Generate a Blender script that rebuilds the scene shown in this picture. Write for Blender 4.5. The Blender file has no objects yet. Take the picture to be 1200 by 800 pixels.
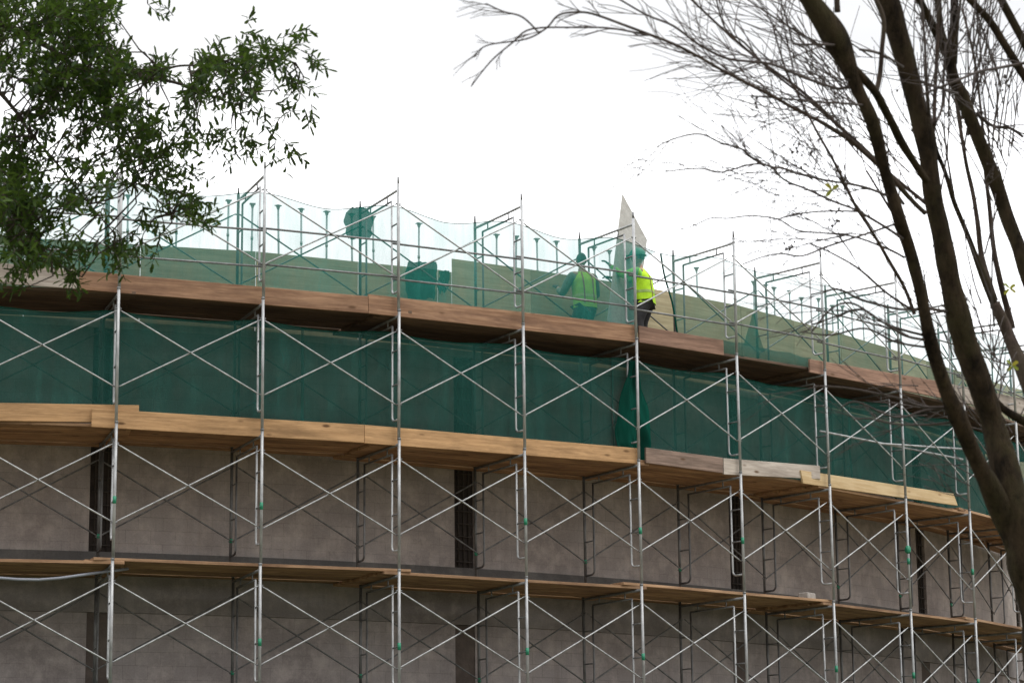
import bpy, bmesh, math, random
from math import sin, cos, pi, sqrt, radians
from mathutils import Vector, Matrix, Euler, noise

scene = bpy.context.scene
COL = scene.collection
rnd = random.Random(7)

# ------------------------------------------------------------------ camera model and site layout
F, TH, RO, EYE = 2910.33, 0.21484, -0.01176, 1.6
CX, CY, RAD = -14.97236838, 62.92686984, 29.715
DA, A0 = 0.07181514, 0.31949564            # bay angle, angle of the first upright
LIFT = 1.95577
ZU1 = 4.21405 + EYE                        # upper brace stud of the lowest lift
STUD = 1.135

def zu(l): return ZU1 + (l - 1) * LIFT     # upper stud height of lift l (1..4)
def base(l): return zu(l) - 1.636
def dtop(l): return zu(l) + 0.292          # top of the deck that rests on lift l
def ang(t): return A0 + DA * t
def pt(t, r, z):
    a = ang(t)
    return Vector((CX + sin(a) * (RAD - r), CY - cos(a) * (RAD - r), z))
def ray(x, y):
    a, b = x - 600, 400 - y
    c, s = cos(RO), sin(RO)
    u, w = (c * a - s * b) / F, (s * a + c * b) / F
    return Vector((u, cos(TH) - w * sin(TH), sin(TH) + w * cos(TH)))
def at(x, y, d):                           # the point seen there, d metres away
    return Vector((0, 0, EYE)) + ray(x, y) * d
def on_r(x, y, r):                         # the point seen there on the ring r metres inside the uprights
    d = ray(x, y)
    A = d.x ** 2 + d.y ** 2
    B = -2 * (d.x * CX + d.y * CY)
    Cc = CX ** 2 + CY ** 2 - (RAD - r) ** 2
    k = (-B - sqrt(max(0, B * B - 4 * A * Cc))) / (2 * A)
    p = d * k
    t = (math.atan2(p.x - CX, -(p.y - CY)) - A0) / DA
    return t, p.z + EYE
def to_px(p):
    X, Y, Z = p.x, p.y, p.z - EYE
    d = Y * cos(TH) + Z * sin(TH)
    u = F * X / d
    w = F * (-Y * sin(TH) + Z * cos(TH)) / d
    return 600 + cos(RO) * u + sin(RO) * w, 400 + sin(RO) * u - cos(RO) * w

ORD = ['first', 'second', 'third', 'fourth', 'fifth', 'sixth', 'seventh', 'eighth', 'ninth', 'tenth',
       'eleventh', 'twelfth', 'thirteenth', 'fourteenth', 'fifteenth', 'sixteenth', 'seventeenth', 'eighteenth',
       'nineteenth', 'twentieth', 'twenty-first', 'twenty-second', 'twenty-third', 'twenty-fourth', 'twenty-fifth',
       'twenty-sixth', 'twenty-seventh', 'twenty-eighth', 'twenty-ninth', 'thirtieth', 'thirty-first', 'thirty-second']

# ------------------------------------------------------------------ object helpers
class MB:
    def __init__(self): self.v, self.f, self.uv, self.sm = [], [], [], True
    def tube(self, pts, rad, n=8, cap=True):
        pts = [Vector(p) for p in pts]
        if not hasattr(rad, '__len__'): rad = [rad] * len(pts)
        b0 = len(self.v)
        prev = None
        for i, p in enumerate(pts):
            d = (pts[min(i + 1, len(pts) - 1)] - pts[max(i - 1, 0)])
            if d.length < 1e-9: d = Vector((0, 0, 1))
            d.normalize()
            if prev is None:
                up = Vector((0, 0, 1)) if abs(d.z) < .9 else Vector((1, 0, 0))
                s = d.cross(up).normalized()
            else:
                s = (prev - d * prev.dot(d))
                s = s.normalized() if s.length > 1e-6 else d.orthogonal().normalized()
            prev = s
            q = d.cross(s)
            for k in range(n):
                a = 2 * pi * k / n
                self.v.append(p + (s * cos(a) + q * sin(a)) * rad[i])
        for i in range(len(pts) - 1):
            for k in range(n):
                k2 = (k + 1) % n
                self.f.append((b0 + i * n + k, b0 + i * n + k2, b0 + (i + 1) * n + k2, b0 + (i + 1) * n + k))
        if cap:
            self.f.append(tuple(b0 + k for k in range(n))[::-1])
            self.f.append(tuple(b0 + (len(pts) - 1) * n + k for k in range(n)))
        return self
    def box(self, lo, hi):
        x0, y0, z0 = lo; x1, y1, z1 = hi
        return self.hexa([(x0, y0, z0), (x1, y0, z0), (x1, y1, z0), (x0, y1, z0),
                          (x0, y0, z1), (x1, y0, z1), (x1, y1, z1), (x0, y1, z1)])
    def hexa(self, c):
        b = len(self.v)
        self.v += [Vector(p) for p in c]
        for f in ((3, 2, 1, 0), (4, 5, 6, 7), (0, 1, 5, 4), (1, 2, 6, 5), (2, 3, 7, 6), (3, 0, 4, 7)):
            self.f.append(tuple(b + i for i in f))
        return self
    def ball(self, c, r, n=6, m=4, sq=(1, 1, 1)):
        b = len(self.v); c = Vector(c)
        for j in range(m + 1):
            th = pi * j / m
            for i in range(n):
                a = 2 * pi * i / n
                self.v.append(c + Vector((sin(th) * cos(a) * sq[0], sin(th) * sin(a) * sq[1], cos(th) * sq[2])) * r)
        for j in range(m):
            for i in range(n):
                i2 = (i + 1) % n
                self.f.append((b + j * n + i, b + (j + 1) * n + i, b + (j + 1) * n + i2, b + j * n + i2))
        return self
    def grid(self, fn, nu, nv, uvfn=None):
        b = len(self.v)
        for i in range(nu + 1):
            for j in range(nv + 1):
                self.v.append(Vector(fn(i / nu, j / nv)))
        for i in range(nu):
            for j in range(nv):
                self.f.append((b + i * (nv + 1) + j, b + (i + 1) * (nv + 1) + j, b + (i + 1) * (nv + 1) + j + 1, b + i * (nv + 1) + j + 1))
        return self
    def build(self, name, mat, parent=None, smooth=True, bevel=0, world=False):
        me = bpy.data.meshes.new(name)
        me.from_pydata([tuple(v) for v in self.v], [], self.f)
        me.materials.append(mat)
        if smooth: me.polygons.foreach_set('use_smooth', [True] * len(me.polygons))
        me.update()
        o = bpy.data.objects.new(name, me)
        COL.objects.link(o)
        if parent is not None: o.parent = parent
        if bevel:
            bm = bmesh.new(); bm.from_mesh(me)
            bmesh.ops.bevel(bm, geom=bm.edges[:], offset=bevel, segments=1, affect='EDGES')
            bm.to_mesh(me); bm.free()
        return o

def rebase(o, origin, rotz=0):
    """put the object's origin at a point of its own (vertices given in world coordinates)"""
    M = Matrix.Translation(origin) @ Matrix.Rotation(rotz, 4, 'Z')
    o.data.transform(M.inverted()); o.matrix_basis = M
    return o
def tag(o, label=None, cat=None, group=None, kind=None):
    if label: o['label'] = label
    if cat: o['category'] = cat
    if group: o['group'] = group
    if kind: o['kind'] = kind
    return o
def thing(name, label, cat, loc=(0, 0, 0), rotz=0, group=None):
    o = bpy.data.objects.new(name, None); COL.objects.link(o)
    o.empty_display_size = .1
    o.location = loc; o.rotation_euler = (0, 0, rotz)
    return tag(o, label, cat, group)
KIDS = {}
def copy_tree(o, parent=None):
    c = o.copy(); COL.objects.link(c)
    if parent is not None: c.parent = parent
    for ch in KIDS[o.name] if o.name in KIDS else list(o.children): copy_tree(ch, c)
    return c

# ------------------------------------------------------------------ materials
def newmat(name):
    m = bpy.data.materials.new(name); m.use_nodes = True
    nt = m.node_tree
    return m, nt, nt.nodes['Principled BSDF']
def node(nt, typ, ins=None, **kw):
    n = nt.nodes.new(typ)
    for k, v in kw.items(): setattr(n, k, v)
    for k, v in (ins or {}).items(): n.inputs[k].default_value = v
    return n
def ramp(nt, fac, stops):
    r = nt.nodes.new('ShaderNodeValToRGB')
    e = r.color_ramp.elements
    while len(e) < len(stops): e.new(.5)
    for i, (p, c) in enumerate(stops):
        e[i].position = p; e[i].color = (*c, 1) if len(c) == 3 else c
    nt.links.new(fac, r.inputs[0])
    return r.outputs[0]
def mixc(nt, fac, a, b, mode='MIX'):
    m = nt.nodes.new('ShaderNodeMix'); m.data_type = 'RGBA'; m.blend_type = mode
    for sock, v in ((m.inputs[0], fac), (m.inputs[6], a), (m.inputs[7], b)):
        if hasattr(v, 'is_output'): nt.links.new(v, sock)
        elif isinstance(v, (int, float)): sock.default_value = v
        else: sock.default_value = (*v, 1)
    return m.outputs[2]
def coords(nt, kind='Object', scale=(1, 1, 1)):
    tc = nt.nodes.new('ShaderNodeTexCoord'); mp = nt.nodes.new('ShaderNodeMapping')
    mp.inputs['Scale'].default_value = scale
    nt.links.new(tc.outputs[kind], mp.inputs[0])
    return mp.outputs[0]
def nz(nt, vec, scale=1, detail=4, rough=.55, out=0):
    n = node(nt, 'ShaderNodeTexNoise', {'Scale': scale, 'Detail': detail, 'Roughness': rough})
    nt.links.new(vec, n.inputs['Vector'])
    return n.outputs[out]
def bump(nt, bsdf, h, strength=.3, dist=.01):
    b = node(nt, 'ShaderNodeBump', {'Strength': strength, 'Distance': dist})
    nt.links.new(h, b.inputs['Height']); nt.links.new(b.outputs[0], bsdf.inputs['Normal'])

def m_metal(name, c1, c2, metallic=.55, rough=.42):
    m, nt, b = newmat(name)
    v = coords(nt, 'Object', (9, 9, 3))
    oi = nt.nodes.new('ShaderNodeObjectInfo')
    add = nt.nodes.new('ShaderNodeVectorMath'); add.operation = 'ADD'
    nt.links.new(v, add.inputs[0]); nt.links.new(oi.outputs['Location'], add.inputs[1])
    n = nz(nt, add.outputs[0], 1.5, 5, .65)
    col = ramp(nt, n, [(.3, c1), (.62, c2)])
    rust = nz(nt, add.outputs[0], 3.1, 6, .7)
    rf = ramp(nt, rust, [(.64, (0, 0, 0)), (.74, (1, 1, 1))])
    col = mixc(nt, rf, col, (.17, .10, .065))
    nt.links.new(col, b.inputs['Base Color'])
    b.inputs['Metallic'].default_value = metallic; b.inputs['Roughness'].default_value = rough
    return m
def m_wood(name, c1, c2, knot=(.1, .05, .02), rough=.75, stain=None):
    m, nt, b = newmat(name)
    oi = nt.nodes.new('ShaderNodeObjectInfo')
    tc = nt.nodes.new('ShaderNodeTexCoord')
    add = nt.nodes.new('ShaderNodeVectorMath'); add.operation = 'ADD'
    nt.links.new(tc.outputs['Object'], add.inputs[0]); nt.links.new(oi.outputs['Location'], add.inputs[1])
    mp = nt.nodes.new('ShaderNodeMapping'); mp.inputs['Scale'].default_value = (.55, 6, 14)
    nt.links.new(add.outputs[0], mp.inputs[0])
    n = nz(nt, mp.outputs[0], 2.2, 6, .65)
    col = ramp(nt, n, [(.38, c1), (.62, c2)])
    # knots
    mp2 = nt.nodes.new('ShaderNodeMapping'); mp2.inputs['Scale'].default_value = (2.2, 5, 6)
    nt.links.new(add.outputs[0], mp2.inputs[0])
    vo = node(nt, 'ShaderNodeTexVoronoi', {'Scale': .9}); nt.links.new(mp2.outputs[0], vo.inputs['Vector'])
    kf = ramp(nt, vo.outputs['Distance'], [(.07, (1, 1, 1)), (.16, (0, 0, 0))])
    col = mixc(nt, kf, col, knot)
    mp3 = nt.nodes.new('ShaderNodeMapping'); mp3.inputs['Scale'].default_value = (.8, 3, 5); nt.links.new(add.outputs[0], mp3.inputs[0])
    big = nz(nt, mp3.outputs[0], 1.3, 7, .7)
    bf = ramp(nt, big, [(.42, (0, 0, 0)), (.66, (.85, .85, .85))])
    col = mixc(nt, bf, col, stain or tuple(x * .55 for x in c1))
    # each board its own tone
    hv = node(nt, 'ShaderNodeHueSaturation'); nt.links.new(col, hv.inputs['Color'])
    mr = node(nt, 'ShaderNodeMapRange', {'To Min': .78, 'To Max': 1.15}); nt.links.new(oi.outputs['Random'], mr.inputs[0])
    nt.links.new(mr.outputs[0], hv.inputs['Value'])
    nt.links.new(hv.outputs[0], b.inputs['Base Color'])
    b.inputs['Roughness'].default_value = rough
    b.inputs['Specular IOR Level'].default_value = .2
    bump(nt, b, n, .5, .006)
    return m
def m_net(name, col, alpha, streak=.25):
    m, nt, b = newmat(name)
    nt.nodes.remove(b)
    out = nt.nodes['Material Output']
    v = coords(nt, 'UV', (1, 1, 1))
    mp = nt.nodes.new('ShaderNodeMapping'); mp.inputs['Scale'].default_value = (2.2, .35, 1); nt.links.new(v, mp.inputs[0])
    n1 = nz(nt, mp.outputs[0], 1.6, 6, .7)
    n2 = nz(nt, v, 1.1, 3, .5)
    fine = node(nt, 'ShaderNodeTexNoise', {'Scale': 60., 'Detail': 2.}); nt.links.new(v, fine.inputs['Vector'])
    c = ramp(nt, n1, [(.3, tuple(x * .82 for x in col)), (.55, col), (.78, tuple(x * 1.5 + .008 for x in col))])
    c = mixc(nt, ramp(nt, n2, [(.4, (0, 0, 0)), (.75, (.5, .5, .5))]), c, tuple(x * .7 for x in col))
    dif = node(nt, 'ShaderNodeBsdfDiffuse'); tr = node(nt, 'ShaderNodeBsdfTranslucent'); tp = node(nt, 'ShaderNodeBsdfTransparent')
    nt.links.new(c, dif.inputs[0]); nt.links.new(c, tr.inputs[0])
    m1 = node(nt, 'ShaderNodeMixShader', {0: .3}); nt.links.new(dif.outputs[0], m1.inputs[1]); nt.links.new(tr.outputs[0], m1.inputs[2])
    s = node(nt, 'ShaderNodeMath', operation='MULTIPLY_ADD'); s.inputs[1].default_value = streak; s.inputs[2].default_value = alpha - streak * .5
    nt.links.new(n1, s.inputs[0])
    s2 = node(nt, 'ShaderNodeMath', operation='MULTIPLY_ADD'); s2.inputs[1].default_value = .12; s2.use_clamp = True
    nt.links.new(fine.outputs[0], s2.inputs[0]); nt.links.new(s.outputs[0], s2.inputs[2])
    m2 = node(nt, 'ShaderNodeMixShader'); nt.links.new(s2.outputs[0], m2.inputs[0])
    nt.links.new(tp.outputs[0], m2.inputs[1]); nt.links.new(m1.outputs[0], m2.inputs[2])
    nt.links.new(m2.outputs[0], out.inputs[0])
    return m
def m_plain(name, c, rough=.7, var=.25, scale=12, metallic=0):
    m, nt, b = newmat(name)
    v = coords(nt, 'Object')
    n = nz(nt, v, scale, 5, .6)
    nt.links.new(ramp(nt, n, [(.3, tuple(x * (1 - var) for x in c)), (.7, tuple(min(1, x * (1 + var)) for x in c))]), b.inputs['Base Color'])
    b.inputs['Roughness'].default_value = rough; b.inputs['Metallic'].default_value = metallic
    bump(nt, b, n, .2, .004)
    return m
def m_concrete(name, c, blocks=False):
    m, nt, b = newmat(name)
    uv = coords(nt, 'UV')
    big = nz(nt, uv, .55, 6, .62)
    mid = nz(nt, uv, 2.6, 6, .7)
    fine = nz(nt, uv, 40, 3, .6)
    mpv = nt.nodes.new('ShaderNodeMapping'); mpv.inputs['Scale'].default_value = (3.2, .25, 1); nt.links.new(uv, mpv.inputs[0])
    drip = nz(nt, mpv.outputs[0], 1.4, 5, .65)
    h = fine
    if blocks:
        br = node(nt, 'ShaderNodeTexBrick', {'Scale': 1., 'Mortar Size': .005, 'Mortar Smooth': .4, 'Brick Width': .4, 'Row Height': .2, 'Bias': -.2})
        br.inputs['Color1'].default_value = (*[x * 1.06 for x in c], 1); br.inputs['Color2'].default_value = (*[x * .9 for x in c], 1)
        br.inputs['Mortar'].default_value = (*[x * .55 for x in c], 1)
        nt.links.new(uv, br.inputs['Vector'])
        col = br.outputs['Color']
    else:
        col = mixc(nt, .0, c, c)
    col = mixc(nt, ramp(nt, big, [(.38, (0, 0, 0)), (.66, (.85, .85, .85))]), col, (c[0] * .55, c[1] * .5, c[2] * .49))
    col = mixc(nt, ramp(nt, mid, [(.46, (0, 0, 0)), (.66, (.7, .7, .7))]), col, (c[0] * 1.6, c[1] * 1.55, c[2] * 1.45))
    col = mixc(nt, ramp(nt, drip, [(.5, (0, 0, 0)), (.75, (.6, .6, .6))]), col, (c[0] * .55, c[1] * .5, c[2] * .48))
    col = mixc(nt, .35, col, ramp(nt, fine, [(.3, tuple(x * .75 for x in c)), (.7, tuple(x * 1.2 for x in c))]))
    nt.links.new(col, b.inputs['Base Color'])
    b.inputs['Roughness'].default_value = .95
    b.inputs['Specular IOR Level'].default_value = .15
    if blocks:
        ad = node(nt, 'ShaderNodeMath', operation='MULTIPLY_ADD'); ad.inputs[1].default_value = -1.0
        nt.links.new(br.outputs['Fac'], ad.inputs[0]); nt.links.new(fine, ad.inputs[2])
        h = ad.outputs[0]
    bump(nt, b, h, .35, .008)
    return m

M = {}
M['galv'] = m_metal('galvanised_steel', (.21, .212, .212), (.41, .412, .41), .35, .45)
M['galv_rear_shaded'] = m_metal('shaded_rear_steel', (.05, .048, .046), (.15, .147, .143), .3, .5)  # darker copy of the galvanised steel, shade of the rear side in the colour
M['galv_dull_shaded'] = m_metal('dull_shaded_steel', (.10, .10, .10), (.21, .21, .21), .35, .5)  # darker steel; shade on the headers below the decks is put into it
M['dark_steel'] = m_metal('dark_steel', (.10, .10, .10), (.2, .2, .2), .4, .55)
M['green_paint'] = m_plain('green_paint', (.012, .19, .10), .5, .3, 20)
M['box_green'] = m_plain('dull_green', (.012, .085, .06), .8, .3, 6)
M['pine'] = m_wood('pine_board', (.36, .21, .10), (.50, .30, .15))
M['pine_new'] = m_wood('fresh_pine', (.60, .43, .23), (.72, .55, .33), knot=(.32, .18, .08), stain=(.5, .34, .17))
M['pine_brown'] = m_wood('brown_board', (.20, .108, .062), (.36, .215, .13), stain=(.13, .07, .045))
M['pine_red'] = m_wood('red_brown_board', (.20, .115, .08), (.33, .20, .14), stain=(.12, .07, .05))
M['pine_grey'] = m_wood('weathered_board', (.36, .30, .25), (.50, .44, .38), stain=(.22, .18, .15))
M['pine_dark'] = m_wood('old_brown_board', (.19, .13, .10), (.30, .21, .165), stain=(.09, .065, .05))
M['plank'] = m_wood('deck_plank', (.28, .16, .085), (.46, .29, .17), stain=(.15, .085, .05))
M['plank_old'] = m_wood('old_deck_plank', (.10, .065, .045), (.19, .125, .085), stain=(.06, .04, .03))
M['net_dense'] = m_net('dense_green_net', (.026, .106, .088), .64, .46)
M['net_thin'] = m_net('thin_green_net', (.032, .21, .178), .56, .36)
M['net_sheer'] = m_net('sheer_green_net', (.03, .19, .15), .40, .2)
M['net_cloth'] = m_net('bunched_green_net', (.008, .085, .06), .88, .16)
M['block'] = m_concrete('concrete_block', (.30, .266, .246), True)
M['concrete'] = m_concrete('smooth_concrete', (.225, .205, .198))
M['concrete_dark'] = m_concrete('dark_concrete', (.10, .095, .09))  # plain darker concrete for the strip topping the band
M['concrete_low'] = m_concrete('lower_concrete', (.31, .275, .266), True)
M['concrete_pale'] = m_concrete('pale_concrete', (.42, .42, .38))
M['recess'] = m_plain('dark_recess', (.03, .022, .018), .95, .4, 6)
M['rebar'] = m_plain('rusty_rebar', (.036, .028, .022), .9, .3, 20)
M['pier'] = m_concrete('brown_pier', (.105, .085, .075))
M['ply'] = m_wood('plywood', (.40, .33, .20), (.52, .44, .28), knot=(.42, .34, .21), stain=(.33, .28, .17))
M['ply_pale'] = m_wood('pale_plywood', (.40, .385, .355), (.50, .485, .45), knot=(.46, .42, .35), stain=(.36, .34, .31))
M['shore'] = m_metal('shore_steel', (.28, .31, .31), (.42, .45, .45), .3, .5)
M['bark'] = None
def m_bark(name, c1, c2, moss):
    m, nt, b = newmat(name)
    v = coords(nt, 'Object', (1, 1, .35))
    n = nz(nt, v, 22, 7, .7)
    n2 = nz(nt, coords(nt, 'Object'), 7, 6, .7)
    col = ramp(nt, n, [(.38, c1), (.62, c2)])
    col = mixc(nt, ramp(nt, n2, [(.48, (0, 0, 0)), (.66, (.8, .8, .8))]), col, moss)
    nt.links.new(col, b.inputs['Base Color']); b.inputs['Roughness'].default_value = .95
    b.inputs['Specular IOR Level'].default_value = .08
    bump(nt, b, n, 1.0, .02)
    return m
M['bark'] = m_bark('myrtle_bark', (.008, .006, .004), (.040, .028, .017), (.036, .030, .014))
M['bark_pink'] = m_bark('smooth_bark', (.035, .025, .021), (.09, .066, .055), (.05, .042, .027))
M['twig'] = m_plain('twig_bark', (.045, .033, .028), .9, .3, 30)
M['oak_bark'] = m_bark('oak_bark', (.025, .02, .016), (.07, .055, .045), (.05, .05, .03))
def m_leaf(name, cols, tr=.45):
    m, nt, b = newmat(name)
    nt.nodes.remove(b)
    g = nt.nodes.new('ShaderNodeNewGeometry')
    c = ramp(nt, g.outputs['Random Per Island'], [(i / (len(cols) - 1), cc) for i, cc in enumerate(cols)])
    d = node(nt, 'ShaderNodeBsdfDiffuse'); t = node(nt, 'ShaderNodeBsdfTranslucent'); gl = node(nt, 'ShaderNodeBsdfGlossy', {'Roughness': .35})
    nt.links.new(c, d.inputs[0])
    tc = mixc(nt, .30, c, (.13, .20, .03))
    nt.links.new(tc, t.inputs[0])
    m1 = node(nt, 'ShaderNodeMixShader', {0: tr}); nt.links.new(d.outputs[0], m1.inputs[1]); nt.links.new(t.outputs[0], m1.inputs[2])
    m2 = node(nt, 'ShaderNodeMixShader', {0: .012}); nt.links.new(m1.outputs[0], m2.inputs[1]); nt.links.new(gl.outputs[0], m2.inputs[2])
    nt.links.new(m2.outputs[0], nt.nodes['Material Output'].inputs[0])
    return m
M['leaf'] = m_leaf('oak_leaf', [(.006, .013, .003), (.019, .042, .007), (.010, .023, .004), (.056, .095, .015)], .30)
M['leaf_yellow'] = m_leaf('yellow_leaf', [(.34, .27, .02), (.20, .24, .03)])
M['hivis'] = m_plain('hi_vis_fabric', (.50, .80, .02), .8, .12, 14)
M['hivis_dim'] = m_plain('dimmed_hi_vis_fabric', (.26, .48, .03), .85, .2, 10)  # darker vest copy; dimming behind the net is put into the colour
M['strap'] = m_plain('brown_strap', (.22, .09, .05), .8, .2, 20)
M['stripe'] = m_plain('grey_reflective_tape', (.34, .46, .12), .5, .1, 20)
M['sleeve'] = m_plain('lime_sleeve', (.25, .62, .10), .85, .15, 14)
M['sleeve_dark'] = m_plain('dark_sleeve', (.12, .16, .13), .85, .2, 14)
M['trouser'] = m_plain('dark_trousers', (.035, .033, .036), .9, .3, 14)
M['skin'] = m_plain('skin', (.30, .17, .11), .6, .1, 14)
M['boot'] = m_plain('work_boot', (.05, .04, .035), .8, .3, 14)
M['glove'] = m_plain('dark_glove', (.06, .06, .06), .85, .2, 14)
M['helmet'] = m_plain('hard_hat', (.75, .76, .74), .35, .05, 10)
M['helmet_green'] = m_plain('green_hard_hat', (.03, .22, .13), .4, .05, 10)
M['hair'] = m_plain('dark_hair', (.015, .012, .01), .8, .3, 30)
M['eye'] = m_plain('eye', (.02, .015, .01), .3, .1, 10)
M['hose'] = m_plain('grey_hose', (.20, .21, .24), .5, .1, 10)
M['white_block'] = m_plain('pale_block', (.33, .30, .27), .9, .25, 10)
def m_ground():
    m, nt, b = newmat('grass_and_soil')
    v = coords(nt, 'Object')
    n = nz(nt, v, .35, 8, .65); n2 = nz(nt, v, 6, 6, .7)
    col = ramp(nt, n2, [(.3, (.05, .07, .025)), (.7, (.10, .12, .05))])
    col = mixc(nt, ramp(nt, n, [(.45, (0, 0, 0)), (.6, (1, 1, 1))]), col, (.20, .15, .10))
    nt.links.new(col, b.inputs['Base Color']); b.inputs['Roughness'].default_value = .95
    bump(nt, b, n2, .6, .05)
    return m
M['ground'] = m_ground()

def set_uv(o, fn):
    me = o.data
    uv = me.uv_layers.new(name='UVMap')
    for lp in me.loops:
        uv.data[lp.index].uv = fn(me.vertices[lp.vertex_index].co)
def ring_uv(p):
    a = math.atan2(p.x - CX, -(p.y - CY))
    return (a * RAD, p.z)

# ------------------------------------------------------------------ ground
GZ = base(1) - 0.03
def gheight(x, y):
    d = sqrt((x - CX) ** 2 + (y - CY) ** 2) - (RAD + 1.2)
    k = min(1, max(0, 1 - d / 22))
    return GZ * (k * k * (3 - 2 * k))
g = MB()
N = 120
cs = [(-1 if i < N / 2 else 1) * (abs(i - N / 2) / (N / 2)) ** 2.2 * 900 for i in range(N + 1)]
for i in range(N + 1):
    for j in range(N + 1):
        x, y = cs[i], cs[j] + 30
        g.v.append(Vector((x, y, gheight(x, y))))
for i in range(N):
    for j in range(N):
        g.f.append((i * (N + 1) + j, (i + 1) * (N + 1) + j, (i + 1) * (N + 1) + j + 1, i * (N + 1) + j + 1))
tag(g.build('ground', M['ground']), kind='structure')

# ------------------------------------------------------------------ building: curved wall
WR = 1.86                                           # wall face, inside the uprights
T0, T1 = -4.0, 14.0
slots_px = [119, 544, 862, 1076, 1186]
slots = [on_r(x, 590, WR)[0] for x in slots_px]
zb_top = on_r(300, 653, WR)[1]                      # top of the concrete band the recesses stand on
zb_bot = on_r(60, 716, WR)[1]
z_beam = on_r(240, 392, WR)[1]
z_wall = dtop(3) - 0.06
bld = thing('building', 'round grey-brown concrete block building standing behind the scaffolding', 'building', pt(4, WR, GZ))
BI = Matrix.Translation(bld.location).inverted()
def bpart(mb, name, mat, uvf=ring_uv, smooth=False, bevel=0):
    o = mb.build(name, mat, None, smooth, bevel)
    set_uv(o, uvf)
    o.data.transform(BI); o.parent = bld
    return o
def arc_wall(ta, tb, r0, r1, z0, z1):
    mb = MB()
    n = max(2, int((tb - ta) * 6))
    for i in range(n):
        a, b = ta + (tb - ta) * i / n, ta + (tb - ta) * (i + 1) / n
        k = len(mb.v)
        for t in (a, b):
            mb.v += [pt(t, r0, z0), pt(t, r1, z0), pt(t, r1, z1), pt(t, r0, z1)]
        mb.f += [(k, k + 4, k + 7, k + 3), (k + 3, k + 7, k + 6, k + 2), (k + 1, k + 2, k + 6, k + 5), (k, k + 1, k + 5, k + 4)]
        if i == 0: mb.f.append((k, k + 3, k + 2, k + 1))
        if i == n - 1: mb.f.append((k + 4, k + 5, k + 6, k + 7))
    return mb
hw = 0.19 / (RAD * DA)
edges = [T0] + [e for s in slots for e in (s - hw, s + hw)] + [T1]
for i in range(0, len(edges), 2):
    bpart(arc_wall(edges[i], edges[i + 1], WR, WR + .3, zb_top, z_beam), 'block_wall', M['block'])
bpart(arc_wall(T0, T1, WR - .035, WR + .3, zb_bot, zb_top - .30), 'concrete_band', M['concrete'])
bpart(arc_wall(T0, T1, WR - .06, WR + .3, zb_top - .298, zb_top - .002), 'dark_ledge', M['concrete_dark'])
low = [T0] + [e for s in slots for e in (s - hw, s + hw)] + [T1]
for i in range(0, len(low), 2):
    bpart(arc_wall(low[i], low[i + 1], WR, WR + .3, GZ - .3, zb_bot - .002), 'lower_wall', M['concrete_low'])
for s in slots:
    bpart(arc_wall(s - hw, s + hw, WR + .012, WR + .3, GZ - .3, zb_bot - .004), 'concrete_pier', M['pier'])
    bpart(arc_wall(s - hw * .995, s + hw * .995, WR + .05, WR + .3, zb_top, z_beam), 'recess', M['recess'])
    mb = MB()
    for k in (-.1, 0, .1):
        t = s + k / (RAD * DA)
        mb.tube([pt(t, WR + .03, zb_top), pt(t, WR + .03, z_beam)], .014, 6)
    z = zb_top + .1
    while z < z_beam:
        mb.tube([pt(s - hw * .8, WR + .012, z), pt(s + hw * .8, WR + .012, z)], .010, 5)
        z += .2
    bpart(mb, 'rebar_cage', M['rebar'], smooth=True)
bpart(arc_wall(T0, T1, WR - .02, WR + .3, z_beam + .002, z_wall), 'ring_beam', M['concrete_pale'])
bpart(arc_wall(T0, T1, WR + .302, WR + 9, z_wall - .2, z_wall - .004), 'roof_slab', M['concrete'])
# band and the ledge on it are separate meshes in darker concrete colours

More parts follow.
